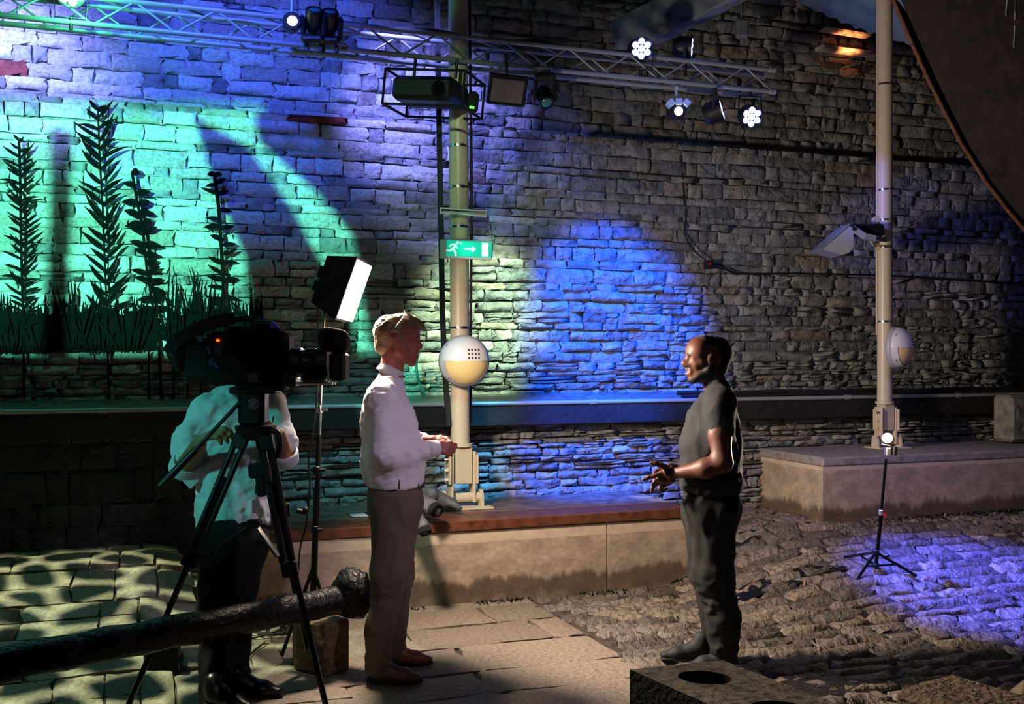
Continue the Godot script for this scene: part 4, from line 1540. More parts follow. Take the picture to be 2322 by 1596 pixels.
# ---------------------------------------------------------------- anchor and blocks
func build_anchor() -> void:
	var a := at(-140, 1533, 3.95)
	var b := at(768, 1361, 5.28)
	var t := thing("anchor_stock", "long black iron anchor stock with a ball end, lying on wooden blocks at left", "anchor", Vector3(b.x, 0, b.z))
	var iron := textured(Color(0.13, 0.115, 0.11), M.patchy, 2.5, 0.42, M.rough_h, 1.2)
	iron.metallic = 0.35
	var st := S()
	var pts := PackedVector3Array()
	var rad := []
	var rng := RandomNumberGenerator.new()
	rng.seed = 5
	for i in 40:
		var k := i / 39.0
		pts.append(a.lerp(b, k) + UP * 0.004 * sin(k * 40.0))
		rad.append(0.070 + rng.randf_range(-0.0025, 0.0025))
	tube(st, pts, rad, 22)
	part("shaft", st, iron, t)
	st = S()
	var ax := (b - a).normalized()
	var bs := basis_y(ax)
	var n := FastNoiseLite.new()
	n.frequency = 9.0
	st.set_smooth_group(1)
	var g := []
	var c := at(799, 1345, 5.30)
	for j in 19:
		var row := []
		for i in 32:
			var th := TAU * i / 32
			var ph := -PI / 2 + PI * j / 18
			var q := Vector3(cos(ph) * cos(th), sin(ph), cos(ph) * sin(th))
			var r := 1.0 + 0.16 * n.get_noise_3dv(q * 0.25) + 0.05 * n.get_noise_3dv(q * 0.8)
			row.append(c + bs * (q * Vector3(0.128, 0.088, 0.128) * r))
		g.append(row)
	for j in 18:
		for i in 32:
			var k := (i + 1) % 32
			quad(st, g[j][i], g[j][k], g[j + 1][k], g[j + 1][i], (g[j][i] + g[j + 1][k]) * 0.5 - c)
	part("ball_end", st, iron, t)
	# the blocks that carry it
	var wood := textured(Color(0.50, 0.40, 0.29), noise_tex(0.02, 44, [[0.0, grey(0.35)], [0.5, grey(0.75)], [1.0, grey(1.0)]]), 2.4, 0.8, M.rough_h, 0.6)
	var dark_wood := textured(Color(0.10, 0.085, 0.07), M.patchy, 2.4, 0.75, M.rough_h, 1.0)
	st = S()
	var h := 0.258
	var f0 := floorpt(738, 1418, h)
	var f1 := floorpt(794, 1402, h)
	var f2 := floorpt(711, 1404, h)
	var xd := (f1 - f0)
	var zd := (f0 - f2)
	xd.y = 0; zd.y = 0
	var zz := Vector3(-xd.z, 0, xd.x).normalized()
	if zz.z < 0.0: zz = -zz
	var depth := absf(zd.dot(zz)) + 0.10
	box(st, Transform3D(Basis(xd.normalized(), UP, zz), f0 + xd * 0.5 - zz * depth * 0.5 - UP * h * 0.5), Vector3(xd.length(), h, depth), 0.010)
	tag(part("support_block", st, wood, self), "pale-topped timber block standing under the ball end of the anchor stock", "timber block")
	st = S()
	var q := floorpt(690, 1500)
	box(st, Transform3D(Basis(UP, 0.15), q + UP * 0.140), Vector3(0.115, 0.28, 0.12), 0.010)
	tag(part("support_block", st, dark_wood, self), "black timber block under the anchor stock, left of the pale-topped one", "timber block")
	st = S()
	q = floorpt(366, 1528)
	box(st, Transform3D(Basis(UP, 0.25), q + UP * 0.075), Vector3(0.16, 0.15, 0.12), 0.010)
	bar(st, q + Vector3(-0.02, 0.152, 0.05), q + Vector3(0.07, 0.155, 0.03), 0.03, 0.006)
	tag(part("black_box", st, M.black_matt, self), "black box on the floor under the anchor stock, left of the cameraman", "box")
	st = S()
	q = floorpt(458, 1372)
	box(st, Transform3D(Basis(UP, 0.1), q + UP * 0.06), Vector3(0.075, 0.12, 0.08), 0.012)
	tag(part("small_black_box", st, M.black_matt, self), "small black box on the floor beyond the anchor stock, beside the cameraman's knee", "box")

func build_keel_blocks() -> void:
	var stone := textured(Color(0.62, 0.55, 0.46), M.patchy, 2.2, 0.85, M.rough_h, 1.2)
	var dark_side := textured(Color(0.15, 0.15, 0.12), M.patchy, 3.0, 0.9, M.rough_h, 3.0)  # for the side faces, darker than the top
	var h := 0.42
	var a := floorpt(1428, 1517, h)
	var b := floorpt(1640, 1497, h)
	var x := (b - a)
	x.y = 0
	var w := x.length()
	x = x.normalized()
	var z := Vector3(-x.z, 0, x.x)
	if z.z < 0.0: z = -z
	z = (z + x * 0.22).normalized()
	var len := 1.15
	var t := thing("keel_block", "big keel block with round holes in its top, in front of the man in black", "keel block", Vector3(a.x, 0, a.z))
	var p := func(i: float, j: float, y := 0.42) -> Vector3: return a + x * i + z * j + UP * (y - h)
	var st := S()
	var lining := flat(Color(0.05, 0.045, 0.04), 0.9)
	var n := 36
	var hr := 0.088
	for s in 3:
		var j0 := len * s / 3.0
		var j1 := len * (s + 1) / 3.0
		var cx := w * 0.47
		var cz := (j0 + j1) * 0.5 - 0.015
		var inner := S()
		st.set_smooth_group(-1)
		for k in n:
			var q := []
			for e in [k, k + 1]:
				var th: float = TAU * e / n
				var c := Vector2(cos(th), sin(th))
				var tx := ((w - cx) if c.x > 0.0 else cx) / maxf(absf(c.x), 1e-6)
				var tz := ((j1 - cz) if c.y > 0.0 else (cz - j0)) / maxf(absf(c.y), 1e-6)
				var m := minf(tx, tz)
				q.append(p.call(cx + c.x * hr, cz + c.y * hr))
				q.append(p.call(cx + c.x * m, cz + c.y * m))
				q.append(p.call(cx + c.x * hr, cz + c.y * hr, 0.12))
			quad(st, q[0], q[1], q[4], q[3], UP)
			# the corner of the square that falls between two spokes
			for cc in [[0.0, j0], [w, j0], [0.0, j1], [w, j1]]:
				var corner: Vector3 = p.call(cc[0], cc[1])
				var th0 := TAU * k / n
				var ang := fposmod(atan2(cc[1] - cz, cc[0] - cx), TAU)
				if ang > th0 and ang < th0 + TAU / n:
					tri(st, q[1], corner, q[4], UP)
			inner.set_smooth_group(1)
			var mid: Vector3 = p.call(cx, cz, 0.3)
			quad(inner, q[0], q[3], q[5], q[2], mid - (q[0] + q[5]) * 0.5)
		inner.set_smooth_group(-1)
		quad(inner, p.call(cx - hr, cz - hr, 0.12), p.call(cx + hr, cz - hr, 0.12), p.call(cx + hr, cz + hr, 0.12), p.call(cx - hr, cz + hr, 0.12), UP)
		part("hole_lining", inner, lining, t)
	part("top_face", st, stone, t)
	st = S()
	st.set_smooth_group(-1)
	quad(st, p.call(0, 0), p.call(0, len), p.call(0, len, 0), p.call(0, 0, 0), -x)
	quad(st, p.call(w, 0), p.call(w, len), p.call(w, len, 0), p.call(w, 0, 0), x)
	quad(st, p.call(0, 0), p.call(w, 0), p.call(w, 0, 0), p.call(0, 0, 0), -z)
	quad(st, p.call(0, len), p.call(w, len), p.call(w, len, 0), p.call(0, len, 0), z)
	part("side_faces", st, dark_side, t)
	var tb := textured(Color(0.56, 0.47, 0.36), M.patchy, 2.6, 0.8, M.rough_h, 2.0)
	st = S()
	var c1 := floorpt(2036, 1556, 0.36)
	var c2 := floorpt(2150, 1527, 0.36)
	var dx := c2 - c1
	dx.y = 0
	var dz := Vector3(-dx.z, 0, dx.x).normalized()
	if dz.z < 0.0: dz = -dz
	dz = (dz + dx.normalized() * 0.35).normalized()
	var bx := dx.normalized()
	box(st, Transform3D(Basis(bx, UP, bx.cross(UP)), c1 + bx * (dx.length() + 0.02) * 0.5 + bx.cross(UP) * 0.36 - UP * 0.18), Vector3(dx.length() + 0.05, 0.36, 0.76), 0.035)
	tag(part("timber_baulk", st, tb, self), "worn rounded block in the bottom right foreground, left of the corner one", "timber block")
	st = S()
	c1 = floorpt(2246, 1545, 0.34)
	box(st, Transform3D(Basis(UP, -0.5), c1 + Vector3(0.20, -0.17, 0.14)), Vector3(0.36, 0.34, 0.34), 0.05)
	tag(part("timber_baulk", st, tb, self), "worn rounded block in the bottom right corner, cut by the frame", "timber block")
	# water standing among the setts
	for w2 in [[1850, 1560, 0.42, 0.16, "dark glinting puddle among the setts between the big keel block and the rounded blocks"], [1745, 1325, 0.50, 0.10, "narrow glinting puddle on the setts behind the man in black"], [1600, 1262, 0.45, 0.16, "dark wet patch on the setts at the foot of the plinth"]]:
		st = S()
		var c := onfloor(w2[0], w2[1])
		var rng := RandomNumberGenerator.new()
		rng.seed = int(w2[0])
		st.set_smooth_group(1)
		var ring := []
		for k in 28:
			var th := TAU * k / 28
			var r := 1.0 + rng.randf_range(-0.22, 0.22)
			var q: Vector3 = c + U * cos(th) * w2[2] * r + V * sin(th) * w2[3] * r
			q.y = ground(q) - 0.003
			ring.append(q)
		c.y = ground(c) - 0.003
		for k in 28:
			tri(st, c, ring[k], ring[(k + 1) % 28], UP)
		var wm := flat(Color(0.05, 0.05, 0.055), 0.06)
		wm.heightmap_enabled = true
		wm.heightmap_texture = M.rough_h
		wm.heightmap_scale = 0.8
		wm.uv1_triplanar = true
		wm.uv1_world_triplanar = true
		wm.uv1_scale = Vector3.ONE * 3.0
		var pd := part("puddle", st, wm, self)
		tag(pd, w2[4], "puddle", "puddles on the dock floor")

# ---------------------------------------------------------------- video camera on its tripod
func build_camcorder() -> void:
	var d := 4.75
	var t := thing("video_camera", "large black shoulder video camera on the tripod, lens pointing right", "video camera", at(575, 890, d))
	var P := func(px: float, py: float, dz := 0.0) -> Vector3: return at(px, py, d) + Vector3(0, 0, dz)
	var k := d / FL
	var st := S()
	var bx := func(s: SurfaceTool, x0: float, y0: float, x1: float, y1: float, depth: float, dz: float, bev: float, rot := 0.0) -> void:
		box(s, Transform3D(Basis(Vector3.BACK, rot), P.call((x0 + x1) / 2, (y0 + y1) / 2, dz)), Vector3((x1 - x0) * k, (y1 - y0) * k, depth), bev)
	bx.call(st, 478, 752, 662, 872, 0.15, 0.0, 0.02)
	bx.call(st, 520, 740, 640, 800, 0.13, 0.0, 0.015)
	bx.call(st, 540, 862, 650, 886, 0.11, 0.0, 0.008)
	part("body", st, M.black_matt, t)
	st = S()
	bx.call(st, 416, 768, 494, 868, 0.14, -0.01, 0.03)
	part("battery", st, M.black_matt, t)
	st = S()
	var cup := xf_y(P.call(404, 812, 0.04), Vector3(-0.75, -0.45, 0.35))
	lathe(st, cup, [Vector2(0.0, -0.09), Vector2(0.035, -0.09), Vector2(0.04, -0.02), Vector2(0.058, 0.0), Vector2(0.056, 0.02), Vector2(0.04, 0.022), Vector2(0.035, 0.0), Vector2(0, 0.0)], 22)
	part("eyecup", st, M.rubber, t)
	st = S()
	var arch := [P.call(392, 800, 0.05), P.call(410, 772, 0.05), P.call(455, 745, 0.04), P.call(505, 725, 0.02), P.call(530, 722, 0.0)]
	for i in arch.size() - 1:
		bar(st, arch[i], arch[i + 1], 0.05, 0.055)
	part("viewfinder_tube", st, M.rubber, t)
	st = S()
	var hd := [P.call(508, 740), P.call(525, 726), P.call(560, 722), P.call(600, 730), P.call(612, 742)]
	cable(st, hd, 0.014, 5, 10)
	part("handle", st, M.black, t)
	st = S()
	cyl(st, xf_y(P.call(602, 735, 0.03), Vector3.RIGHT), 0.016, 0.09, 14, 0.004)
	bx.call(st, 580, 728, 604, 770, 0.03, 0.02, 0.004)
	part("microphone_mount", st, M.black, t)
	st = S()
	prism(st, Transform3D(Basis(), P.call(628, 738, 0.05)), PackedVector2Array([Vector2(-0.015, 0.02), Vector2(0.012, 0.004), Vector2(0.022, -0.012), Vector2(-0.018, -0.014)]), 0.02)
	part("blue_tag", st, flat(Color(0.32, 0.34, 0.75), 0.4), t)
	st = S()
	lathe(st, xf_y(P.call(655, 822), Vector3(1, 0.02, 0.05)), [Vector2(0, 0), Vector2(0.062, 0.0), Vector2(0.066, 0.02), Vector2(0.066, 0.06), Vector2(0.058, 0.07), Vector2(0.058, 0.12), Vector2(0.072, 0.14), Vector2(0.072, 0.18), Vector2(0.066, 0.185), Vector2(0.0, 0.17)], 28, true)
	part("lens_barrel", st, M.black, t)
	st = S()
	bx.call(st, 752, 800, 788, 862, 0.14, 0.0, 0.012)
	part("lens_hood", st, M.black_matt, t)
	st = S()      # zoom and focus grip with glints
	bx.call(st, 690, 846, 745, 866, 0.06, 0.05, 0.012)
	part("lens_servo", st, M.black_gloss, t)
	st = S()
	cyl(st, xf_y(P.call(712, 800, 0.07), Vector3(1, 0, 0)), 0.018, 0.05, 12, 0.004)
	part("lens_knob", st, M.black_gloss, t)
	st = S()      # furry windshield of the camera microphone
	st.set_smooth_group(1)
	var nz := FastNoiseLite.new()
	nz.frequency = 60.0
	var g := []
	for j in 17:
		var row := []
		for i in 32:
			var th := TAU * i / 32
			var ph := -PI / 2 + PI * j / 16
			var q := Vector3(sin(ph), cos(ph) * cos(th), cos(ph) * sin(th))
			q = Vector3(signf(q.x) * pow(absf(q.x), 0.6), signf(q.y) * pow(absf(q.y), 0.75), q.z)
			var c: Vector3 = P.call(759, 772, 0.02) + Vector3(0, -0.012 * q.x, 0)
			row.append(c + q * Vector3(38.0 * k, 28.0 * k, 0.05) * (1.0 + 0.03 * nz.get_noise_3dv(q)))
		g.append(row)
	for j in 16:
		for i in 32:
			var e := (i + 1) % 32
			quad(st, g[j][i], g[j][e], g[j + 1][e], g[j + 1][i], (g[j][i] + g[j + 1][e]) * 0.5 - P.call(759, 772, 0.02))
	var fur := flat(Color(0.06, 0.055, 0.05), 0.95)
	fur.rim_enabled = true
	fur.rim = 0.8
	part("furry_windshield", st, fur, t)
	st = S()
	cyl(st, xf_y(P.call(715, 868, 0.03), Vector3.RIGHT), 0.006, 84 * k, 10, 0.001)
	part("support_rod", st, M.steel, t)
	st = S()
	cyl(st, xf_y(P.call(715, 871, -0.04), Vector3.RIGHT), 0.006, 84 * k, 10, 0.001)
	part("support_rod", st, M.steel, t)
	st = S()
	bx.call(st, 655, 856, 676, 876, 0.12, 0.0, 0.004)
	part("rod_clamp", st, M.black, t)
	st = S()
	ball(st, Transform3D(Basis.from_scale(Vector3(0.009, 0.006, 0.004)), P.call(505, 772, 0.078)), 12, 8)
	part("record_light", st, glow(Color(1.0, 0.22, 0.02), 7.0), t)
	st = S()
	bx.call(st, 497, 783, 515, 806, 0.004, 0.077, 0.001)
	part("side_plate", st, flat(Color(0.16, 0.15, 0.15), 0.5), t)
	for q in [[487, 800], [492, 815], [498, 825], [489, 822], [503, 832], [483, 790]]:
		st = S()
		bx.call(st, q[0] - 4, q[1] - 4, q[0] + 4, q[1] + 4, 0.012, 0.077, 0.002)
		part("button", st, flat(Color(0.28, 0.32, 0.45), 0.3), t)
	st = S()
	bx.call(st, 458, 762, 470, 775, 0.01, 0.065, 0.002)
	part("blue_sticker", st, flat(Color(0.25, 0.45, 0.62), 0.5), t)
	st = S()
	bx.call(st, 571, 846, 594, 866, 0.004, 0.077, 0.001)
	part("emblem", st, flat(Color(0.26, 0.28, 0.28), 0.4), t)
	# tripod
	var tp := thing("tripod", "heavy black camera tripod with a pan handle, carrying the video camera", "tripod", Vector3(at(560, 1000, d).x, 0, -d))
	st = S()
	bx.call(st, 545, 882, 605, 966, 0.12, 0.0, 0.02)
	bx.call(st, 525, 878, 630, 892, 0.10, 0.0, 0.006)
	part("fluid_head", st, M.black, tp)
	st = S()
	lathe(st, Transform3D(Basis(Vector3.RIGHT, PI / 2), P.call(583, 915, 0.062)), [Vector2(0, 0), Vector2(0.026, 0.0), Vector2(0.026, 0.006), Vector2(0.021, 0.008), Vector2(0.020, 0.004), Vector2(0, 0.004)], 24, true)
	part("emblem_ring", st, flat(Color(0.35, 0.37, 0.38), 0.35), tp)
	st = S()
	prism(st, Transform3D(Basis(Vector3.BACK, 0.35), P.call(583, 915, 0.071)), PackedVector2Array([Vector2(-0.013, -0.002), Vector2(-0.004, 0.006), Vector2(0.006, 0.007), Vector2(0.014, 0.002), Vector2(0.004, -0.006), Vector2(-0.007, -0.008)]), 0.003)
	part("emblem", st, flat(Color(0.45, 0.47, 0.48), 0.35), tp)
	st = S()
	lathe(st, Transform3D(Basis(), P.call(580, 972)), [Vector2(0.0, -0.05), Vector2(0.045, -0.05), Vector2(0.09, -0.005), Vector2(0.092, 0.015), Vector2(0.06, 0.02), Vector2(0, 0.02)], 24, true)
	part("bowl", st, M.black, tp)
	st = S()      # grab loop at the right
	cable(st, [P.call(600, 972, 0.03), P.call(632, 976, 0.05), P.call(641, 990, 0.06), P.call(641, 1014, 0.06), P.call(634, 1034, 0.05)], 0.013, 5, 8)
	part("carry_loop", st, M.black, tp)
	var legs := [[[553, 982], [432, 1268], [292, 1612], 0.0, 0.10], [[604, 984], [657, 1290], [738, 1612], 0.03, 0.12], [[588, 984], [648, 1260], [700, 1500], -0.05, -0.55]]
	for q in legs:
		var p0: Vector3 = P.call(q[0][0], q[0][1], q[3])
		var d1: float = d - lerpf(q[3], q[4], 0.48)
		var d2: float = d - q[4]
		var p1 := at(q[1][0], q[1][1], d1)
		var p2 := at(q[2][0], q[2][1], d2)
		p2 = p1 + (p2 - p1) * ((p1.y - 0.0) / (p1.y - p2.y))
		st = S()
		var sd := (p1 - p0).cross(Vector3.BACK).normalized()
		for s in [-1.0, 1.0]:
			rod(st, p0 + sd * s * 0.020, p1 + sd * s * 0.020, 0.013, 10)
		bar(st, p0, p0.lerp(p1, 0.12), 0.065, 0.045, Vector3.BACK, 0.006)
		part("upper_leg", st, M.black, tp)
		st = S()
		box(st, Transform3D(Basis(sd, (p1 - p0).normalized() * -1.0, sd.cross((p1 - p0).normalized() * -1.0)), p1), Vector3(0.07, 0.07, 0.045), 0.008)
		part("leg_lock", st, M.black_matt, tp)
		st = S()
		rod(st, p0.lerp(p1, 0.35), p2 + UP * 0.03, 0.0135, 10)
		part("lower_leg", st, M.black_gloss, tp)
		st = S()
		ball(st, Transform3D(Basis.from_scale(Vector3(0.024, 0.018, 0.024)), p2 + UP * 0.018), 12, 8)
		part("foot", st, M.rubber, tp)
	var hub: Vector3 = P.call(576, 1186, 0.0)
	st = S()
	box(st, Transform3D(Basis(), hub), Vector3(0.062, 0.034, 0.06), 0.008)
	part("spreader_hub", st, M.black, tp)
	for q in [[484, 1250, 0.04], [637, 1256, 0.06], [632, 1230, -0.22]]:
		st = S()
		bar(st, hub, P.call(q[0], q[1], q[2]), 0.022, 0.012)
		part("spreader_arm", st, M.steel if q[0] == 637 else M.black, tp)
	st = S()
	rod(st, P.call(556, 905, 0.05), P.call(398, 1086, 0.16), 0.009, 10)
	rod(st, P.call(462, 1013, 0.117), P.call(391, 1093, 0.165), 0.017, 12)
	part("pan_handle", st, M.black, tp)
	for q in [[560, 1050, 610, 1085], [578, 1080, 600, 1128], [640, 1140, 655, 1175]]:
		st = S()
		bx.call(st, q[0], q[1], q[2], q[3], 0.04, -0.03, 0.01, 0.1)
		part("strap_bundle", st, M.black_matt, tp)
	st = S()
	cyl(st, Transform3D(Basis(Vector3.BACK, PI / 2 - 0.2), P.call(675, 1168, -0.1)), 0.012, 0.05, 10, 0.003)
	ball(st, Transform3D(Basis.from_scale(Vector3.ONE * 0.016), P.call(683, 1164, -0.1)), 10, 6)
	part("lock_knob", st, M.black, tp)

# ---------------------------------------------------------------- small things
func build_props() -> void:
	# padded coat on the bench
	var seat := 0.53
	var coat := thing("padded_coat", "grey padded coat with black fur cuff slung over the bench behind the man in white", "coat", at(985, 1150, 6.7))
	var grey_cloth := textured(Color(0.36, 0.36, 0.39), M.fine, 3.0, 0.7, M.cloth_h, 0.3)
	var prims := []
	prims.append(cap(at(930, 1135, 6.95), at(1020, 1143, 7.05), 0.085, 0.055, UP, 1.3))
	prims.append(cap(at(1000, 1128, 7.0), at(1045, 1152, 6.95), 0.055, 0.018, UP, 1.4))
	prims.append(cap(at(940, 1128, 6.72), at(986, 1155, 6.60), 0.055, 0.048))
	prims.append(cap(at(930, 1118, 6.9), at(975, 1122, 6.95), 0.05, 0.05))
	prims.append(cap(at(935, 1165, 6.55), at(962, 1196, 6.36), 0.045, 0.042))
	prims.append(cap(at(945, 1140, 6.7), at(938, 1170, 6.5), 0.05, 0.045))
	var nz := FastNoiseLite.new()
	nz.frequency = 11.0
	mi("shell", net([[prims, 0.012, 0.035]], Color.WHITE, func(p: Vector3, n: Vector3) -> float: return 0.010 * nz.get_noise_3d(p.x, p.y * 1.6, p.z) + 0.004 * sin(p.x * 70.0 + p.y * 25.0)), grey_cloth, coat)
	for q in [[990, 1157, 6.565, 0.042, Vector3(0.62, -0.35, 0.7)], [965, 1206, 6.33, 0.034, Vector3(0.35, -0.85, 0.4)]]:
		var st := S()
		var c := at(q[0], q[1], q[2])
		var r: float = q[3]
		lathe(st, xf_y(c, q[4]), [Vector2(r * 1.1, -0.03), Vector2(r * 1.15, 0.0), Vector2(r * 1.0, 0.014), Vector2(r * 0.75, 0.0), Vector2(r * 0.6, -0.03), Vector2(0, -0.04)], 20)
		part("cuff", st, flat(Color(0.02, 0.02, 0.022), 0.95), coat)
	# tablet and folder
	var st := S()
	var p := at(818, 1150, 6.9)
	p.y = seat + 0.006
	box(st, Transform3D(Basis(UP, 0.35), p), Vector3(0.13, 0.010, 0.09), 0.003)
	tag(part("white_phone_case", st, flat(Color(0.85, 0.87, 0.9), 0.35), self), "flat white device lying on the bench left of the man in white", "device")
	st = S()
	p = at(846, 1147, 6.95)
	p.y = seat + 0.008
	box(st, Transform3D(Basis(UP, 0.3), p), Vector3(0.10, 0.014, 0.12), 0.003)
	tag(part("black_folder", st, M.black_matt, self), "small black folder on the bench just behind the man in white", "folder")
	# black spot box on the wall with its cables
	var w := wallpt(1607, 600, 7.83)
	var sp := thing("wall_box", "small black box with a red mark, on the wall above the man in black", "box", w)
	st = S()
	var b := Basis(U, UP, -V) * Basis(Vector3.BACK, 0.12)
	box(st, Transform3D(b, w), Vector3(0.075, 0.075, 0.07), 0.014)
	part("case", st, M.black_matt, sp)
	st = S()
	prism(st, Transform3D(b, w + b * Vector3(-0.012, 0.006, 0.037)), PackedVector2Array([Vector2(-0.012, -0.010), Vector2(0.014, -0.008), Vector2(0.004, 0.016)]), 0.003)
	var red := flat(Color(0.75, 0.10, 0.16), 0.4)
	red.emission_enabled = true
	red.emission = Color(0.9, 0.05, 0.15)
	red.emission_energy_multiplier = 0.12
	part("red_mark", st, red, sp)
	st = S()
	var v2 := 7.835
	cable(st, [wallpt(1615, 606, v2), wallpt(1640, 609, v2), wallpt(1664, 617, v2), wallpt(1700, 621, v2), wallpt(1790, 620, v2), wallpt(1880, 622, v2), wallpt(1985, 624, v2), wallpt(2100, 630, v2), wallpt(2330, 645, v2)], 0.009)
	tag(part("wall_cable", st, M.black_matt, self), "black cable running along the wall from the small box to the right", "cable")
	st = S()
	cable(st, [wallpt(1545, 352, 7.90), wallpt(1549, 420, 7.90), wallpt(1555, 480, 7.89), wallpt(1553, 530, 7.88), wallpt(1572, 566, 7.83), wallpt(1600, 590, 7.82)], 0.006)
	tag(part("wall_cable", st, M.black_matt, self), "thin black cable coming down the wall to the small box", "cable")
	# cable tangle on the floor
	st = S()
	var c := floorpt(612, 1432)
	var pts := []
	for i in 30:
		var a := i * 0.75
		pts.append(c + Vector3(cos(a) * (0.10 + 0.03 * sin(i * 1.3)), 0.012 + 0.004 * (i % 3), sin(a) * (0.14 + 0.05 * cos(i * 0.9))) + Vector3(0.06 * sin(i * 0.4), 0, 0))
	cable(st, pts, 0.0055, 4, 6)
	tag(part("cable_coil", st, M.rubber, self), "loose coil of black cable on the floor behind the tripod", "cable")
	st = S()
	pts = []
	for q in [[375, 1533], [420, 1524], [470, 1515], [540, 1508], [580, 1478], [600, 1462]]:
		var f := floorpt(q[0], q[1])
		f.y = 0.014
		pts.append(f)
	cable(st, pts, 0.0055)
	tag(part("floor_cable", st, M.rubber, self), "black cable running over the floor from the black box to the coil", "cable")
	# weeds along the foot of the bench and the plinth
	var green := flat(Color(0.10, 0.13, 0.06), 0.9)
	var rng := RandomNumberGenerator.new()
	rng.seed = 12
	st = S()
	st.set_smooth_group(-1)
	for run in [[0.9, 3.66, 6.42, 420, 0.03], [5.2, 9.8, 6.57, 900, 0.055]]:
		for i in run[3]:
			var u := rng.randf_range(run[0], run[1])
			if run[0] < 3.0 and sin(u * 9.0) < -0.2:
				continue
			var q := dock(u, 0, run[2] - rng.randf() * rng.randf() * 0.10)
			q.y = ground(q)
			var s: float = run[4] * rng.randf_range(0.4, 1.0) * (0.5 + 0.5 * clampf((u - 5.5) * 0.5, 0.0, 1.0) if run[0] > 3.0 else 1.0)
			var dir := Vector3(rng.randf_range(-1, 1), 1.2, rng.randf_range(-0.3, 1)).normalized() * s
			var side := Vector3(rng.randf_range(-1, 1), 0, rng.randf_range(-1, 1)).normalized() * s * 0.35
			tri(st, q - side, q + side, q + dir, Vector3(0, 0.2, 1))
			tri(st, q + dir * 0.4 - side, q + dir * 0.4 + side, q + dir * 0.3 + Vector3(side.z, s * 0.3, s * 0.5), Vector3(0, 0.2, 1))
	var wd := part("weeds", st, green, self)
	wd.set_meta("kind", "stuff")
	tag(wd, "low dark weeds and moss along the foot of the bench and the plinth", "weeds")

# ---------------------------------------------------------------- smooth bodies: tapered capsules joined by a smooth minimum, meshed as surface nets
func cap(a: Vector3, b: Vector3, ra: float, rb: float, axis := Vector3.ZERO, squash := 1.0, op := 1.0) -> PackedFloat32Array:
	var d := b - a
	var l2 := d.length_squared()
	return PackedFloat32Array([a.x, a.y, a.z, d.x, d.y, d.z, 1.0 / l2 if l2 > 1e-9 else 0.0, ra, rb - ra, axis.x, axis.y, axis.z, squash - 1.0, op])

func prim_distance(q: PackedFloat32Array, x: float, y: float, z: float) -> float:
	var px := x - q[0]
	var py := y - q[1]
	var pz := z - q[2]
	var t := clampf((px * q[3] + py * q[4] + pz * q[5]) * q[6], 0.0, 1.0)
	px -= q[3] * t
	py -= q[4] * t
	pz -= q[5] * t
	if q[12] != 0.0:
		var w := (px * q[9] + py * q[10] + pz * q[11]) * q[12]
		px += q[9] * w
		py += q[10] * w
		pz += q[11] * w
	return sqrt(px * px + py * py + pz * pz) - q[7] - q[8] * t

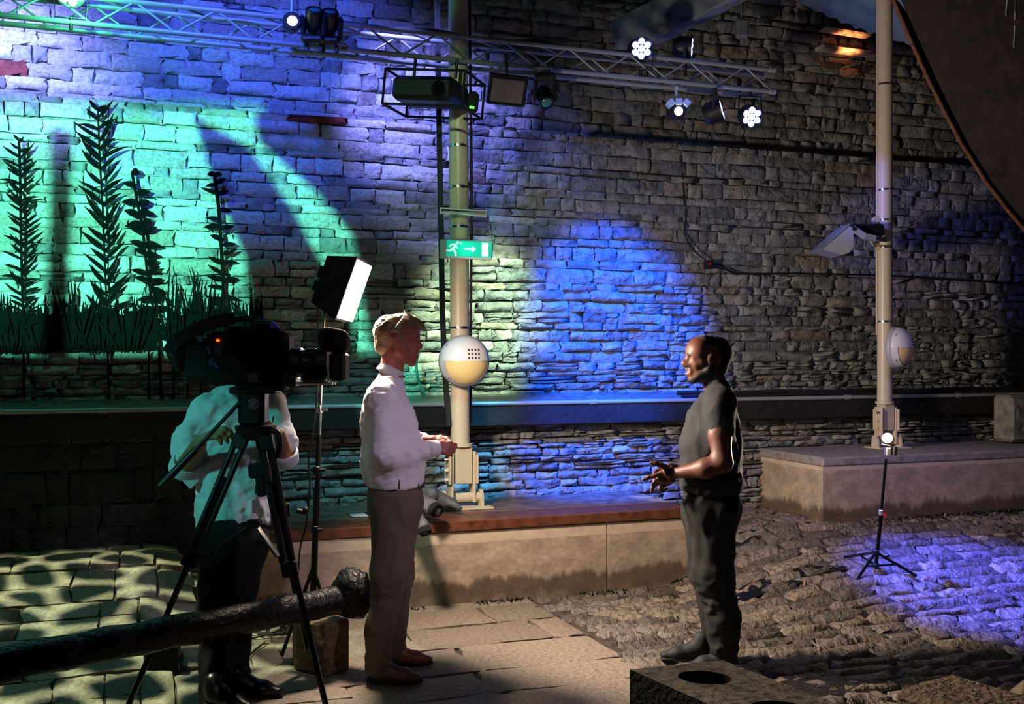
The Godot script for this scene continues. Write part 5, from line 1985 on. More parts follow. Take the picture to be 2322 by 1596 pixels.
func net_part(prims: Array, cell: float, k: float, verts: PackedVector3Array, idx: PackedInt32Array) -> void:
	var lo := Vector3.INF
	var hi := -Vector3.INF
	for q in prims:
		if q[13] > 0.0:
			var r: float = maxf(q[7], q[7] + q[8]) * (1.0 if q[12] >= 0.0 else 1.0 / (1.0 + q[12])) + cell * 2.0
			var a := Vector3(q[0], q[1], q[2])
			var b := a + Vector3(q[3], q[4], q[5])
			lo = lo.min(a - Vector3.ONE * r).min(b - Vector3.ONE * r)
			hi = hi.max(a + Vector3.ONE * r).max(b + Vector3.ONE * r)
	const B := 6
	var bx := int(ceil((hi.x - lo.x) / cell / B))
	var by := int(ceil((hi.y - lo.y) / cell / B))
	var bz := int(ceil((hi.z - lo.z) / cell / B))
	var nx := bx * B
	var ny := by * B
	var nz := bz * B
	var field := PackedFloat32Array()
	field.resize(nx * ny * nz)
	field.fill(1.0)
	var live := []
	var reach := B * cell * 0.5 * 1.75
	for ck in bz:
		for cj in by:
			for ci in bx:
				var cx := lo.x + (ci * B + B * 0.5) * cell
				var cy := lo.y + (cj * B + B * 0.5) * cell
				var cz := lo.z + (ck * B + B * 0.5) * cell
				var ds := PackedFloat32Array()
				var best := 1e9
				for q in prims:
					var d := prim_distance(q, cx, cy, cz)
					ds.append(d)
					if q[13] > 0.0 and d < best:
						best = d
				if best > reach * 1.35 + k * 0.5:
					continue
				var near := []
				for i in prims.size():
					if prims[i][13] > 0.0:
						if ds[i] < maxf(best, -reach) + reach * 2.7 + k:
							near.append(prims[i])
					elif ds[i] < reach * 1.4 + k:
						near.append(prims[i])
				live.append(Vector3i(ci, cj, ck))
				for kk in range(ck * B, ck * B + B):
					var z := lo.z + kk * cell
					for jj in range(cj * B, cj * B + B):
						var y := lo.y + jj * cell
						var at_ := (kk * ny + jj) * nx
						for ii in range(ci * B, ci * B + B):
							var x := lo.x + ii * cell
							var f := 1e3
							for q in near:
								var px: float = x - q[0]
								var py: float = y - q[1]
								var pz: float = z - q[2]
								var t := clampf((px * q[3] + py * q[4] + pz * q[5]) * q[6], 0.0, 1.0)
								px -= q[3] * t
								py -= q[4] * t
								pz -= q[5] * t
								if q[12] != 0.0:
									var w: float = (px * q[9] + py * q[10] + pz * q[11]) * q[12]
									px += q[9] * w
									py += q[10] * w
									pz += q[11] * w
								var d: float = sqrt(px * px + py * py + pz * pz) - q[7] - q[8] * t
								if q[13] > 0.0:
									var h := maxf(k - absf(f - d), 0.0)
									f = minf(f, d) - (h * h * 0.25 / k if h > 0.0 else 0.0)
								else:
									var kc := k * 0.6
									var h := maxf(kc - absf(f + d), 0.0)
									f = maxf(f, -d) + (h * h * 0.25 / kc if h > 0.0 else 0.0)
							field[at_ + ii] = f
	var vid := PackedInt32Array()
	vid.resize(nx * ny * nz)
	vid.fill(-1)
	var sxy := nx * ny
	var step := [0, 1, nx, nx + 1, sxy, sxy + 1, sxy + nx, sxy + nx + 1]
	var edges := [[0, 1], [2, 3], [4, 5], [6, 7], [0, 2], [1, 3], [4, 6], [5, 7], [0, 4], [1, 5], [2, 6], [3, 7]]
	# cells just outside live blocks may hold a crossing too: look at every block that touches a live one on its low side
	var seen := {}
	for c in live:
		for o in [Vector3i(0, 0, 0), Vector3i(-1, 0, 0), Vector3i(0, -1, 0), Vector3i(0, 0, -1), Vector3i(-1, -1, 0), Vector3i(-1, 0, -1), Vector3i(0, -1, -1), Vector3i(-1, -1, -1)]:
			seen[c + o] = true
	var cells := PackedInt32Array()
	for c in seen:
		if c.x < 0 or c.y < 0 or c.z < 0:
			continue
		for kk in range(c.z * B, mini(c.z * B + B, nz - 1)):
			for jj in range(c.y * B, mini(c.y * B + B, ny - 1)):
				var row := (kk * ny + jj) * nx
				for ii in range(c.x * B, mini(c.x * B + B, nx - 1)):
					var p := row + ii
					var n_in := 0
					for s in 8:
						if field[p + step[s]] < 0.0:
							n_in += 1
					if n_in == 0 or n_in == 8:
						continue
					var sum := Vector3.ZERO
					var count := 0
					for e in edges:
						var fa := field[p + step[e[0]]]
						var fb := field[p + step[e[1]]]
						if (fa < 0.0) != (fb < 0.0):
							var t := fa / (fa - fb)
							var a := Vector3(e[0] & 1, (e[0] >> 1) & 1, (e[0] >> 2) & 1)
							var b := Vector3(e[1] & 1, (e[1] >> 1) & 1, (e[1] >> 2) & 1)
							sum += a.lerp(b, t)
							count += 1
					vid[p] = verts.size()
					cells.append(p)
					verts.append(lo + (Vector3(ii, jj, kk) + sum / count) * cell)
	for p in cells:
		var inside := field[p] < 0.0
		for q in [[1, nx, sxy], [nx, sxy, 1], [sxy, 1, nx]]:
			if p - q[1] - q[2] < 0 or (field[p + q[0]] < 0.0) == inside:
				continue
			var a := vid[p]
			var b := vid[p - q[1]]
			var c := vid[p - q[1] - q[2]]
			var d := vid[p - q[2]]
			if a < 0 or b < 0 or c < 0 or d < 0:
				continue
			if inside:
				idx.append_array(PackedInt32Array([a, c, b, a, d, c]))
			else:
				idx.append_array(PackedInt32Array([a, b, c, a, c, d]))

func smooth_normals(verts: PackedVector3Array, idx: PackedInt32Array) -> PackedVector3Array:
	var n := PackedVector3Array()
	n.resize(verts.size())
	for i in range(0, idx.size(), 3):
		var a := verts[idx[i]]
		var f := (verts[idx[i + 2]] - a).cross(verts[idx[i + 1]] - a)
		n[idx[i]] += f
		n[idx[i + 1]] += f
		n[idx[i + 2]] += f
	for i in n.size():
		n[i] = n[i].normalized()
	return n

# groups: [[prims, cell, k], ...]; displace(p, n) -> metres along the normal; tint(p) -> vertex colour (a base colour)
func net(groups: Array, _base: Color, displace = null, tint = null) -> ArrayMesh:
	var verts := PackedVector3Array()
	var idx := PackedInt32Array()
	for g in groups:
		net_part(g[0], g[1], g[2], verts, idx)
	var n := smooth_normals(verts, idx)
	if displace != null:
		for i in verts.size():
			verts[i] += n[i] * displace.call(verts[i], n[i])
		n = smooth_normals(verts, idx)
	var arr := []
	arr.resize(Mesh.ARRAY_MAX)
	arr[Mesh.ARRAY_VERTEX] = verts
	arr[Mesh.ARRAY_NORMAL] = n
	arr[Mesh.ARRAY_INDEX] = idx
	if tint != null:
		var c := PackedColorArray()
		c.resize(verts.size())
		for i in verts.size():
			c[i] = tint.call(verts[i])
		arr[Mesh.ARRAY_COLOR] = c
	var m := ArrayMesh.new()
	m.add_surface_from_arrays(Mesh.PRIMITIVE_TRIANGLES, arr)
	return m

# head axes: x forward, y up, z to the person's right
func head_prims(h: Transform3D) -> Array:
	var z := h.basis.z.normalized()
	var s := h.basis.x.length()
	var P := func(x: float, y: float, w: float) -> Vector3: return h * Vector3(x, y, w)
	var C := func(a: Vector3, b: Vector3, ra: float, rb: float, sq := 1.0, op := 1.0) -> PackedFloat32Array: return cap(a, b, ra * s, rb * s, z, sq, op)
	var out := []
	out.append(C.call(P.call(-0.036, 0.020, 0), P.call(0.028, 0.025, 0), 0.083, 0.080, 1.13))
	out.append(C.call(P.call(0.046, 0.030, -0.018), P.call(0.046, 0.030, 0.018), 0.050, 0.050))
	out.append(C.call(P.call(0.050, -0.005, 0), P.call(0.046, -0.072, 0), 0.050, 0.040, 0.92))
	for w in [-1.0, 1.0]:
		out.append(C.call(P.call(0.004, -0.052, 0.050 * w), P.call(0.062, -0.104, 0.014 * w), 0.024, 0.020))
		out.append(C.call(P.call(0.004, -0.052, 0.050 * w), P.call(0.000, 0.0, 0.056 * w), 0.022, 0.022))
		out.append(C.call(P.call(0.060, -0.030, 0.038 * w), P.call(0.040, -0.026, 0.050 * w), 0.023, 0.020))
	out.append(C.call(P.call(0.074, -0.106, 0), P.call(0.074, -0.108, 0), 0.019, 0.019))
	out.append(C.call(P.call(0.082, 0.012, -0.030), P.call(0.082, 0.012, 0.030), 0.013, 0.013))
	out.append(C.call(P.call(0.055, -0.062, 0), P.call(0.070, -0.075, 0), 0.028, 0.026))
	return out

func face_prims(h: Transform3D, nose := 1.0, lips := 1.0) -> Array:
	var z := h.basis.z.normalized()
	var s := h.basis.x.length()
	var P := func(x: float, y: float, w: float) -> Vector3: return h * Vector3(x, y, w)
	var C := func(a: Vector3, b: Vector3, ra: float, rb: float, sq := 1.0, op := 1.0) -> PackedFloat32Array: return cap(a, b, ra * s, rb * s, z, sq, op)
	var out := head_prims(h)
	for w in [-1.0, 1.0]:
		out.append(C.call(P.call(0.093, -0.009, 0.032 * w), P.call(0.090, -0.010, 0.036 * w), 0.0145, 0.0125, 1.0, -1.0))
		out.append(C.call(P.call(0.0745, -0.0095, 0.0305 * w), P.call(0.0745, -0.0095, 0.0315 * w), 0.0125, 0.0125))
		out.append(C.call(P.call(0.084, -0.0015, 0.022 * w), P.call(0.078, -0.003, 0.043 * w), 0.0045, 0.004))
		out.append(C.call(P.call(0.082, -0.0185, 0.023 * w), P.call(0.077, -0.018, 0.042 * w), 0.0045, 0.004))
		out.append(C.call(P.call(0.098, -0.036, 0.011 * w * nose), P.call(0.094, -0.036, 0.013 * w * nose), 0.0095, 0.009))
	out.append(C.call(P.call(0.088, 0.004, 0), P.call(0.111, -0.030, 0), 0.0090, 0.0125 * nose))
	out.append(C.call(P.call(0.086, -0.061, -0.017), P.call(0.094, -0.0605, 0), 0.0065 * lips, 0.0075 * lips))
	out.append(C.call(P.call(0.094, -0.0605, 0), P.call(0.086, -0.061, 0.017), 0.0075 * lips, 0.0065 * lips))
	out.append(C.call(P.call(0.085, -0.0745, -0.014), P.call(0.0915, -0.0755, 0), 0.007 * lips, 0.0085 * lips))
	out.append(C.call(P.call(0.0915, -0.0755, 0), P.call(0.085, -0.0745, 0.014), 0.0085 * lips, 0.007 * lips))
	out.append(C.call(P.call(0.102, -0.0685, -0.020), P.call(0.102, -0.0685, 0.020), 0.0055, 0.0055, 1.0, -1.0))
	for w in [-1.0, 1.0]:
		out.append(cap(P.call(-0.006, 0.006, 0.076 * w), P.call(-0.004, -0.030, 0.072 * w), 0.019 * s, 0.012 * s, z, 2.4))
		out.append(C.call(P.call(0.001, -0.010, 0.088 * w), P.call(0.001, -0.016, 0.086 * w), 0.010, 0.008, 1.0, -1.0))
	return out

# a hand: dir = towards the fingers, palm = out of the palm, side = towards the thumb
func hand_prims(wrist: Vector3, dir: Vector3, palm: Vector3, curl: Array, s := 1.0, thumb_in := 0.5) -> Array:
	dir = dir.normalized()
	palm = (palm - dir * palm.dot(dir)).normalized()
	var side := dir.cross(palm)
	return hand_axes(wrist, dir, palm, side, curl, s, thumb_in)

func hand_axes(wrist: Vector3, dir: Vector3, palm: Vector3, side: Vector3, curl: Array, s: float, thumb_in: float) -> Array:
	var out := []
	var off := [0.029, 0.010, -0.009, -0.027]
	var mlen := [0.088, 0.090, 0.085, 0.078]
	var flen := [0.95, 1.05, 0.98, 0.78]
	for f in 4:
		var k: Vector3 = wrist + dir * mlen[f] * s + side * off[f] * s
		out.append(cap(wrist + side * off[f] * 0.55 * s + dir * 0.005 * s, k, 0.0165 * s, 0.0115 * s, palm, 1.15))
		var d := dir
		var ang: float = curl[f]
		for j in 3:
			var a: float = ang * [0.55, 1.0, 0.65][j]
			var n := (palm - d * palm.dot(d)).normalized()
			d = (d * cos(a) + n * sin(a)).normalized()
			palm = palm
			var e: Vector3 = k + d * [0.042, 0.027, 0.021][j] * flen[f] * s
			out.append(cap(k, e, (0.0098 - 0.0009 * j) * s, (0.0090 - 0.0009 * j) * s))
			k = e
	var t0 := wrist + dir * 0.018 * s + side * 0.020 * s
	var t1 := wrist + dir * 0.050 * s + side * 0.043 * s + palm * 0.014 * s
	var td := (dir * 0.85 + side * (0.5 - thumb_in) + palm * 0.25 * thumb_in * 2.0).normalized()
	var t2 := t1 + td * 0.034 * s
	var t3 := t2 + (td - side * 0.35 * thumb_in).normalized() * 0.027 * s
	out.append(cap(t0, t1, 0.017 * s, 0.014 * s))
	out.append(cap(t1, t2, 0.0125 * s, 0.0110 * s))
	out.append(cap(t2, t3, 0.0110 * s, 0.0085 * s))
	return out

func shoe(parent: Node3D, heel: Vector3, dir: Vector3, len: float, upper: Color, sole: Color, laces: Color, rough := 0.45) -> void:
	dir.y = 0
	dir = dir.normalized()
	heel.y = ground(heel)
	var side := dir.cross(UP)
	var k := len / 0.28
	var P := func(f: float, h: float, w := 0.0) -> Vector3: return heel + dir * f * k + UP * h * k + side * w * k
	var prims := [cap(P.call(0.035, 0.050), P.call(0.17, 0.040), 0.034 * k, 0.036 * k, UP, 1.0), cap(P.call(0.10, 0.055), P.call(0.05, 0.085), 0.036 * k, 0.040 * k), cap(P.call(0.17, 0.036, 0.006), P.call(0.235, 0.028, 0.0), 0.038 * k, 0.026 * k, UP, 1.25), cap(P.call(0.045, 0.06), P.call(0.04, 0.115), 0.037 * k, 0.040 * k)]
	mi("shoe_upper", net([[prims, 0.007, 0.03]], upper), flat(upper, rough), parent)
	var sl := [cap(P.call(0.03, 0.014), P.call(0.15, 0.013), 0.038 * k, 0.040 * k, UP, 3.0), cap(P.call(0.15, 0.013, 0.004), P.call(0.235, 0.014), 0.044 * k, 0.030 * k, UP, 3.0), cap(P.call(0.03, 0.012), P.call(0.06, 0.012), 0.037 * k, 0.037 * k, UP, 2.6)]
	mi("shoe_sole", net([[sl, 0.006, 0.02]], sole), flat(sole, 0.8), parent)
	var st := S()
	for j in 4:
		var c0: Vector3 = P.call(0.10 + 0.022 * j, 0.094 - 0.010 * j)
		cable(st, [c0 - side * 0.022 * k - UP * 0.006, c0 + UP * 0.001, c0 + side * 0.022 * k - UP * 0.006], 0.0026, 3, 5)
	part("laces", st, flat(laces, 0.8), parent)

func cloth_fold(seed_: int, amp: float, stretch: Vector3, freq: float) -> Callable:
	var n := FastNoiseLite.new()
	n.seed = seed_
	n.frequency = freq
	n.fractal_octaves = 2
	return func(p: Vector3, _n: Vector3) -> float:
		var v := n.get_noise_3d(p.x * stretch.x, p.y * stretch.y, p.z * stretch.z)
		return amp * (1.0 - 2.2 * absf(v)) - amp * 0.4

func ellipse_belt(parent: Node3D, c: Vector3, rx: float, rz: float, h: float, tilt: float, m: Material, called := "belt") -> void:
	var st := S()
	st.set_smooth_group(1)
	var n := 40
	for k in n:
		var q := []
		for e in [k, k + 1]:
			var a: float = TAU * e / n
			var o := Vector3(cos(a) * rx, tilt * cos(a), sin(a) * rz)
			q.append(c + o - UP * h / 2)
			q.append(c + o + UP * h / 2)
		quad(st, q[0], q[1], q[3], q[2], (q[0] + q[3]) * 0.5 - c)
	part(called, st, m, parent)

func skin(c: Color) -> StandardMaterial3D:
	var m := flat(Color.WHITE, 0.55)
	m.vertex_color_use_as_albedo = true
	m.subsurf_scatter_enabled = true
	m.subsurf_scatter_strength = 0.12
	return m

func build_people() -> void:
	man_in_white()
	man_in_black()
	cameraman()

func man_in_white() -> void:
	var D := 5.28
	var J := func(px: float, py: float, dz := 0.0) -> Vector3: return at(px, py, D - dz)
	var base := at(890, 1525, D)
	base.y = 0.0
	var t := thing("person", "fair-haired man in a white shirt and brown trousers, standing in profile facing right", "person", base)
	# skin: head, neck, trunk, legs, hands
	var h := Transform3D(Basis(UP, 0.05) * Basis(Vector3.BACK, -0.03) * Basis.from_scale(Vector3(1.0, 1.05, 1.02)), J.call(903, 769))
	var head := face_prims(h, 1.05, 0.85)
	head.append(cap(h * Vector3(-0.020, -0.055, 0), J.call(884, 872), 0.056, 0.062))
	var core := [cap(J.call(884, 868), J.call(882, 930), 0.060, 0.09), cap(J.call(880, 940, 0.06), J.call(893, 1080, 0.06), 0.095, 0.10), cap(J.call(880, 940, -0.06), J.call(893, 1080, -0.06), 0.095, 0.10), cap(J.call(893, 1120, 0.10), J.call(880, 1300, 0.13), 0.085, 0.06), cap(J.call(880, 1300, 0.13), J.call(858, 1512, 0.15), 0.055, 0.038), cap(J.call(905, 1120, -0.09), J.call(898, 1300, -0.10), 0.085, 0.06), cap(J.call(898, 1300, -0.10), J.call(893, 1478, -0.14), 0.055, 0.036), cap(J.call(864, 905, 0.19), J.call(873, 1028, 0.235), 0.05, 0.04), cap(J.call(873, 1028, 0.235), J.call(985, 1017, 0.09), 0.035, 0.026), cap(J.call(885, 905, -0.19), J.call(890, 1022, -0.22), 0.05, 0.04), cap(J.call(890, 1022, -0.22), J.call(966, 1000, -0.06), 0.035, 0.025)]
	var near := hand_axes(J.call(980, 1015, 0.095), Vector3(0.95, -0.05, -0.45).normalized(), Vector3(-0.25, -0.55, -0.70).normalized(), Vector3(0.30, 0.85, -0.42).normalized(), [0.75, 0.9, 1.0, 1.05], 0.95, 0.8)
	var far := hand_axes(J.call(962, 999, -0.06), Vector3(0.97, 0.06, 0.22).normalized(), Vector3(0.0, -0.80, 0.60).normalized(), Vector3(0.1, 0.60, 0.78).normalized(), [0.55, 0.7, 0.8, 0.9], 0.95, 0.6)
	var face := Color(0.58, 0.33, 0.27).srgb_to_linear()
	var lip := Color(0.50, 0.24, 0.22).srgb_to_linear()
	var inv := h.affine_inverse()
	var tint := func(p: Vector3) -> Color:
		var q := inv * p
		if q.x > 0.082 and absf(q.z) < 0.024 and q.y < -0.054 and q.y > -0.085 and q.x < 0.12:
			return lip
		if q.x > 0.074 and absf(q.z) > 0.014 and absf(q.z) < 0.046 and q.y > 0.008 and q.y < 0.020:
			return Color(0.28, 0.18, 0.12).srgb_to_linear()
		return face
	mi("body", net([[head, 0.0045, 0.016], [core, 0.018, 0.03], [near, 0.0042, 0.010], [far, 0.0042, 0.010]], face, null, tint), skin(face), t)
	for w in [-1.0, 1.0]:
		var es := S()
		ball(es, Transform3D(Basis.from_scale(Vector3.ONE * 0.0118), h * Vector3(0.0775, -0.0095, 0.031 * w)), 14, 10)
		part("eye", es, flat(Color(0.75, 0.72, 0.68), 0.15), t)
	# hair
	var hp := [cap(h * Vector3(-0.045, 0.048, 0), h * Vector3(0.03, 0.062, 0), 0.070, 0.062, Vector3.BACK, 1.05), cap(h * Vector3(-0.055, 0.03, 0), h * Vector3(-0.066, -0.030, 0), 0.070, 0.052, Vector3.BACK, 0.90), cap(h * Vector3(0.03, 0.085, -0.02), h * Vector3(0.085, 0.080, 0.0), 0.038, 0.024), cap(h * Vector3(0.03, 0.085, 0.02), h * Vector3(0.092, 0.072, 0.015), 0.036, 0.018), cap(h * Vector3(0.080, 0.082, 0.0), h * Vector3(0.122, 0.060, 0.005), 0.020, 0.009), cap(h * Vector3(0.0, 0.04, 0.062), h * Vector3(0.018, -0.002, 0.066), 0.022, 0.012), cap(h * Vector3(0.0, 0.04, -0.062), h * Vector3(0.018, -0.002, -0.066), 0.022, 0.012)]
	hp.append(cap(h * Vector3(0.005, -0.03, 0.075), h * Vector3(0.0, -0.012, 0.08), 0.024, 0.022, Vector3.ZERO, 1.0, -1.0))
	var hn := FastNoiseLite.new()
	hn.frequency = 30.0
	var tuft := func(p: Vector3, n: Vector3) -> float:
		var q := inv * p
		return 0.006 * hn.get_noise_3d(p.x * 0.6, p.y * 1.6, p.z * 1.6) + 0.010 * maxf(0.0, hn.get_noise_3d(q.x * 1.5 + 5.0, q.z * 1.5, q.y * 0.4)) * smoothstep(0.06, 0.11, q.y)
	var hair := flat(Color(0.52, 0.40, 0.27), 0.55)
	hair.rim_enabled = true
	hair.rim = 0.6
	mi("hair", net([[hp, 0.005, 0.02]], Color.WHITE, tuft), hair, t)
	# glasses resting in the hair
	var st := S()
	for w in [-1.0, 1.0]:
		var gx := Transform3D(h.basis.orthonormalized() * Basis(Vector3.BACK, 0.9), h * Vector3(0.040, 0.124, 0.034 * w))
		prism(st, gx * Transform3D(Basis(UP, PI / 2), Vector3.ZERO), PackedVector2Array([Vector2(-0.024, -0.014), Vector2(0.024, -0.014), Vector2(0.027, 0.008), Vector2(0.018, 0.018), Vector2(-0.018, 0.018), Vector2(-0.027, 0.008)]), 0.004)
		rod(st, gx * Vector3(0.0, 0.0, 0.024 * w), h * Vector3(-0.012, 0.052, 0.080 * w), 0.0022, 6)
	rod(st, h * Vector3(0.046, 0.125, -0.012), h * Vector3(0.046, 0.125, 0.012), 0.002, 6)
	part("glasses", st, flat(Color(0.75, 0.78, 0.88), 0.15, 0.4), t)
	# shirt
	var sp := []
	for w in [-1.0, 1.0]:
		sp.append(cap(J.call(872, 908, 0.07 * w), J.call(880, 955, 0.075 * w), 0.095, 0.127))
		sp.append(cap(J.call(880, 955, 0.075 * w), J.call(891, 1045, 0.07 * w), 0.127, 0.146))
		sp.append(cap(J.call(891, 1045, 0.07 * w), J.call(896, 1100, 0.07 * w), 0.146, 0.140))
		sp.append(cap(J.call(884, 872, 0.03 * w), J.call(868, 900, 0.17 * w), 0.052, 0.062))
	sp.append(cap(J.call(882, 872), J.call(880, 920), 0.062, 0.10))
	sp.append(cap(J.call(862, 912, 0.185), J.call(872, 1030, 0.235), 0.072, 0.058))
	sp.append(cap(J.call(872, 1030, 0.235), J.call(984, 1017, 0.09), 0.060, 0.040))
	sp.append(cap(J.call(882, 912, -0.185), J.call(889, 1022, -0.22), 0.070, 0.058))
	sp.append(cap(J.call(889, 1022, -0.22), J.call(960, 1000, -0.07), 0.056, 0.038))
	sp.append(cap(J.call(700, 1094) - UP * 1.0, J.call(1100, 1094) - UP * 1.0, 1.0, 1.0, Vector3.ZERO, 1.0, -1.0))
	var shirt := textured(Color(0.83, 0.80, 0.80), M.fine, 5.0, 0.75, M.cloth_h, 0.06)
	shirt.albedo_texture = null
	var fold := cloth_fold(3, 0.010, Vector3(1.0, 0.55, 1.0), 7.0)
	var fine_fold := cloth_fold(8, 0.005, Vector3(0.7, 1.3, 0.7), 16.0)
	mi("shirt", net([[sp, 0.011, 0.045]], Color.WHITE, func(p: Vector3, n: Vector3) -> float: return fold.call(p, n) + fine_fold.call(p, n)), shirt, t)
	# collar, placket, buttons, cuffs
	st = S()
	lathe(st, xf_y(J.call(891, 833), Vector3(0.50, 0.86, 0)), [Vector2(0.054, -0.050), Vector2(0.057, 0.004), Vector2(0.061, 0.007), Vector2(0.066, -0.022), Vector2(0.070, -0.044), Vector2(0.060, -0.046)], 34)
	part("collar", st, shirt, t)
	for w in [1.0, -1.0]:
		st = S()
		var c: Vector3 = J.call(890, 843, 0.062 * w)
		prism(st, Transform3D(Basis(UP, -0.12 * w) * Basis(Vector3.RIGHT, -0.22 * w), c), PackedVector2Array([Vector2(-0.042, 0.046), Vector2(-0.014, 0.036), Vector2(0.044, -0.012), Vector2(0.008, -0.042), Vector2(-0.048, 0.010)]), 0.006)
		part("collar_point", st, shirt, t)
	for q in [[926, 905], [944, 955], [955, 1005], [962, 1050]]:
		st = S()
		cyl(st, Transform3D(Basis(Vector3.BACK, PI / 2), J.call(q[0], q[1], 0.01)), 0.006, 0.004, 10)
		part("button", st, flat(Color(0.8, 0.78, 0.75), 0.3), t)
	st = S()
	lathe(st, xf_y(J.call(983, 1017, 0.092), (J.call(984, 1017, 0.09) - J.call(872, 1030, 0.235)).normalized()), [Vector2(0.0, -0.04), Vector2(0.040, -0.040), Vector2(0.041, 0.022), Vector2(0.034, 0.022), Vector2(0.032, 0.0), Vector2(0.0, 0.0)], 24)
	part("cuff", st, shirt, t)
	st = S()
	lathe(st, xf_y(J.call(959, 1000, -0.072), (J.call(960, 1000, -0.07) - J.call(889, 1022, -0.22)).normalized()), [Vector2(0.0, -0.04), Vector2(0.039, -0.040), Vector2(0.040, 0.018), Vector2(0.033, 0.018), Vector2(0.031, 0.0), Vector2(0.0, 0.0)], 24)
	part("cuff", st, shirt, t)
	# trousers and belt
	var tp := []
	for w in [-1.0, 1.0]:
		tp.append(cap(J.call(896, 1100, 0.07 * w), J.call(897, 1145, 0.072 * w), 0.128, 0.130))
	tp.append(cap(J.call(895, 1140, 0.095), J.call(883, 1300, 0.13), 0.112, 0.084))
	tp.append(cap(J.call(883, 1300, 0.13), J.call(862, 1420, 0.145), 0.080, 0.064))
	tp.append(cap(J.call(862, 1420, 0.145), J.call(857, 1512, 0.15), 0.064, 0.060))
	tp.append(cap(J.call(903, 1140, -0.09), J.call(897, 1300, -0.10), 0.112, 0.082))
	tp.append(cap(J.call(897, 1300, -0.10), J.call(893, 1478, -0.14), 0.078, 0.058))
	var tr := textured(Color(0.42, 0.36, 0.30), M.fine, 6.0, 0.85, M.cloth_h, 0.06)
	var tf := cloth_fold(21, 0.009, Vector3(1.0, 0.45, 1.0), 6.0)
	var tf2 := cloth_fold(22, 0.008, Vector3(0.6, 1.6, 0.6), 8.0)
	var knee_y: float = J.call(885, 1330).y
	mi("trousers", net([[tp, 0.011, 0.05]], Color.WHITE, func(p: Vector3, n: Vector3) -> float: return tf.call(p, n) + tf2.call(p, n) * (exp(-pow((p.y - knee_y) / 0.12, 2)) + exp(-pow((p.y - 0.10) / 0.10, 2)))), tr, t)
	ellipse_belt(t, J.call(897, 1093), 0.146, 0.212, 0.036, -0.006, flat(Color(0.04, 0.035, 0.03), 0.4))
	for q in [[853, 1093, 0.155], [905, 1098, 0.208], [948, 1094, 0.145], [961, 1090, 0.07]]:
		st = S()
		box(st, Transform3D(Basis(), J.call(q[0], q[1], q[2])), Vector3(0.010, 0.048, 0.010), 0.002)
		part("belt_loop", st, tr, t)
	shoe(t, J.call(836, 1546, 0.15), Vector3(1, 0, 0.10), 0.285, Color(0.36, 0.27, 0.20), Color(0.05, 0.04, 0.035), Color(0.08, 0.06, 0.05))
	shoe(t, J.call(872, 1506, -0.14), Vector3(1, 0, 0.02), 0.265, Color(0.52, 0.29, 0.17), Color(0.05, 0.04, 0.035), Color(0.10, 0.07, 0.05))

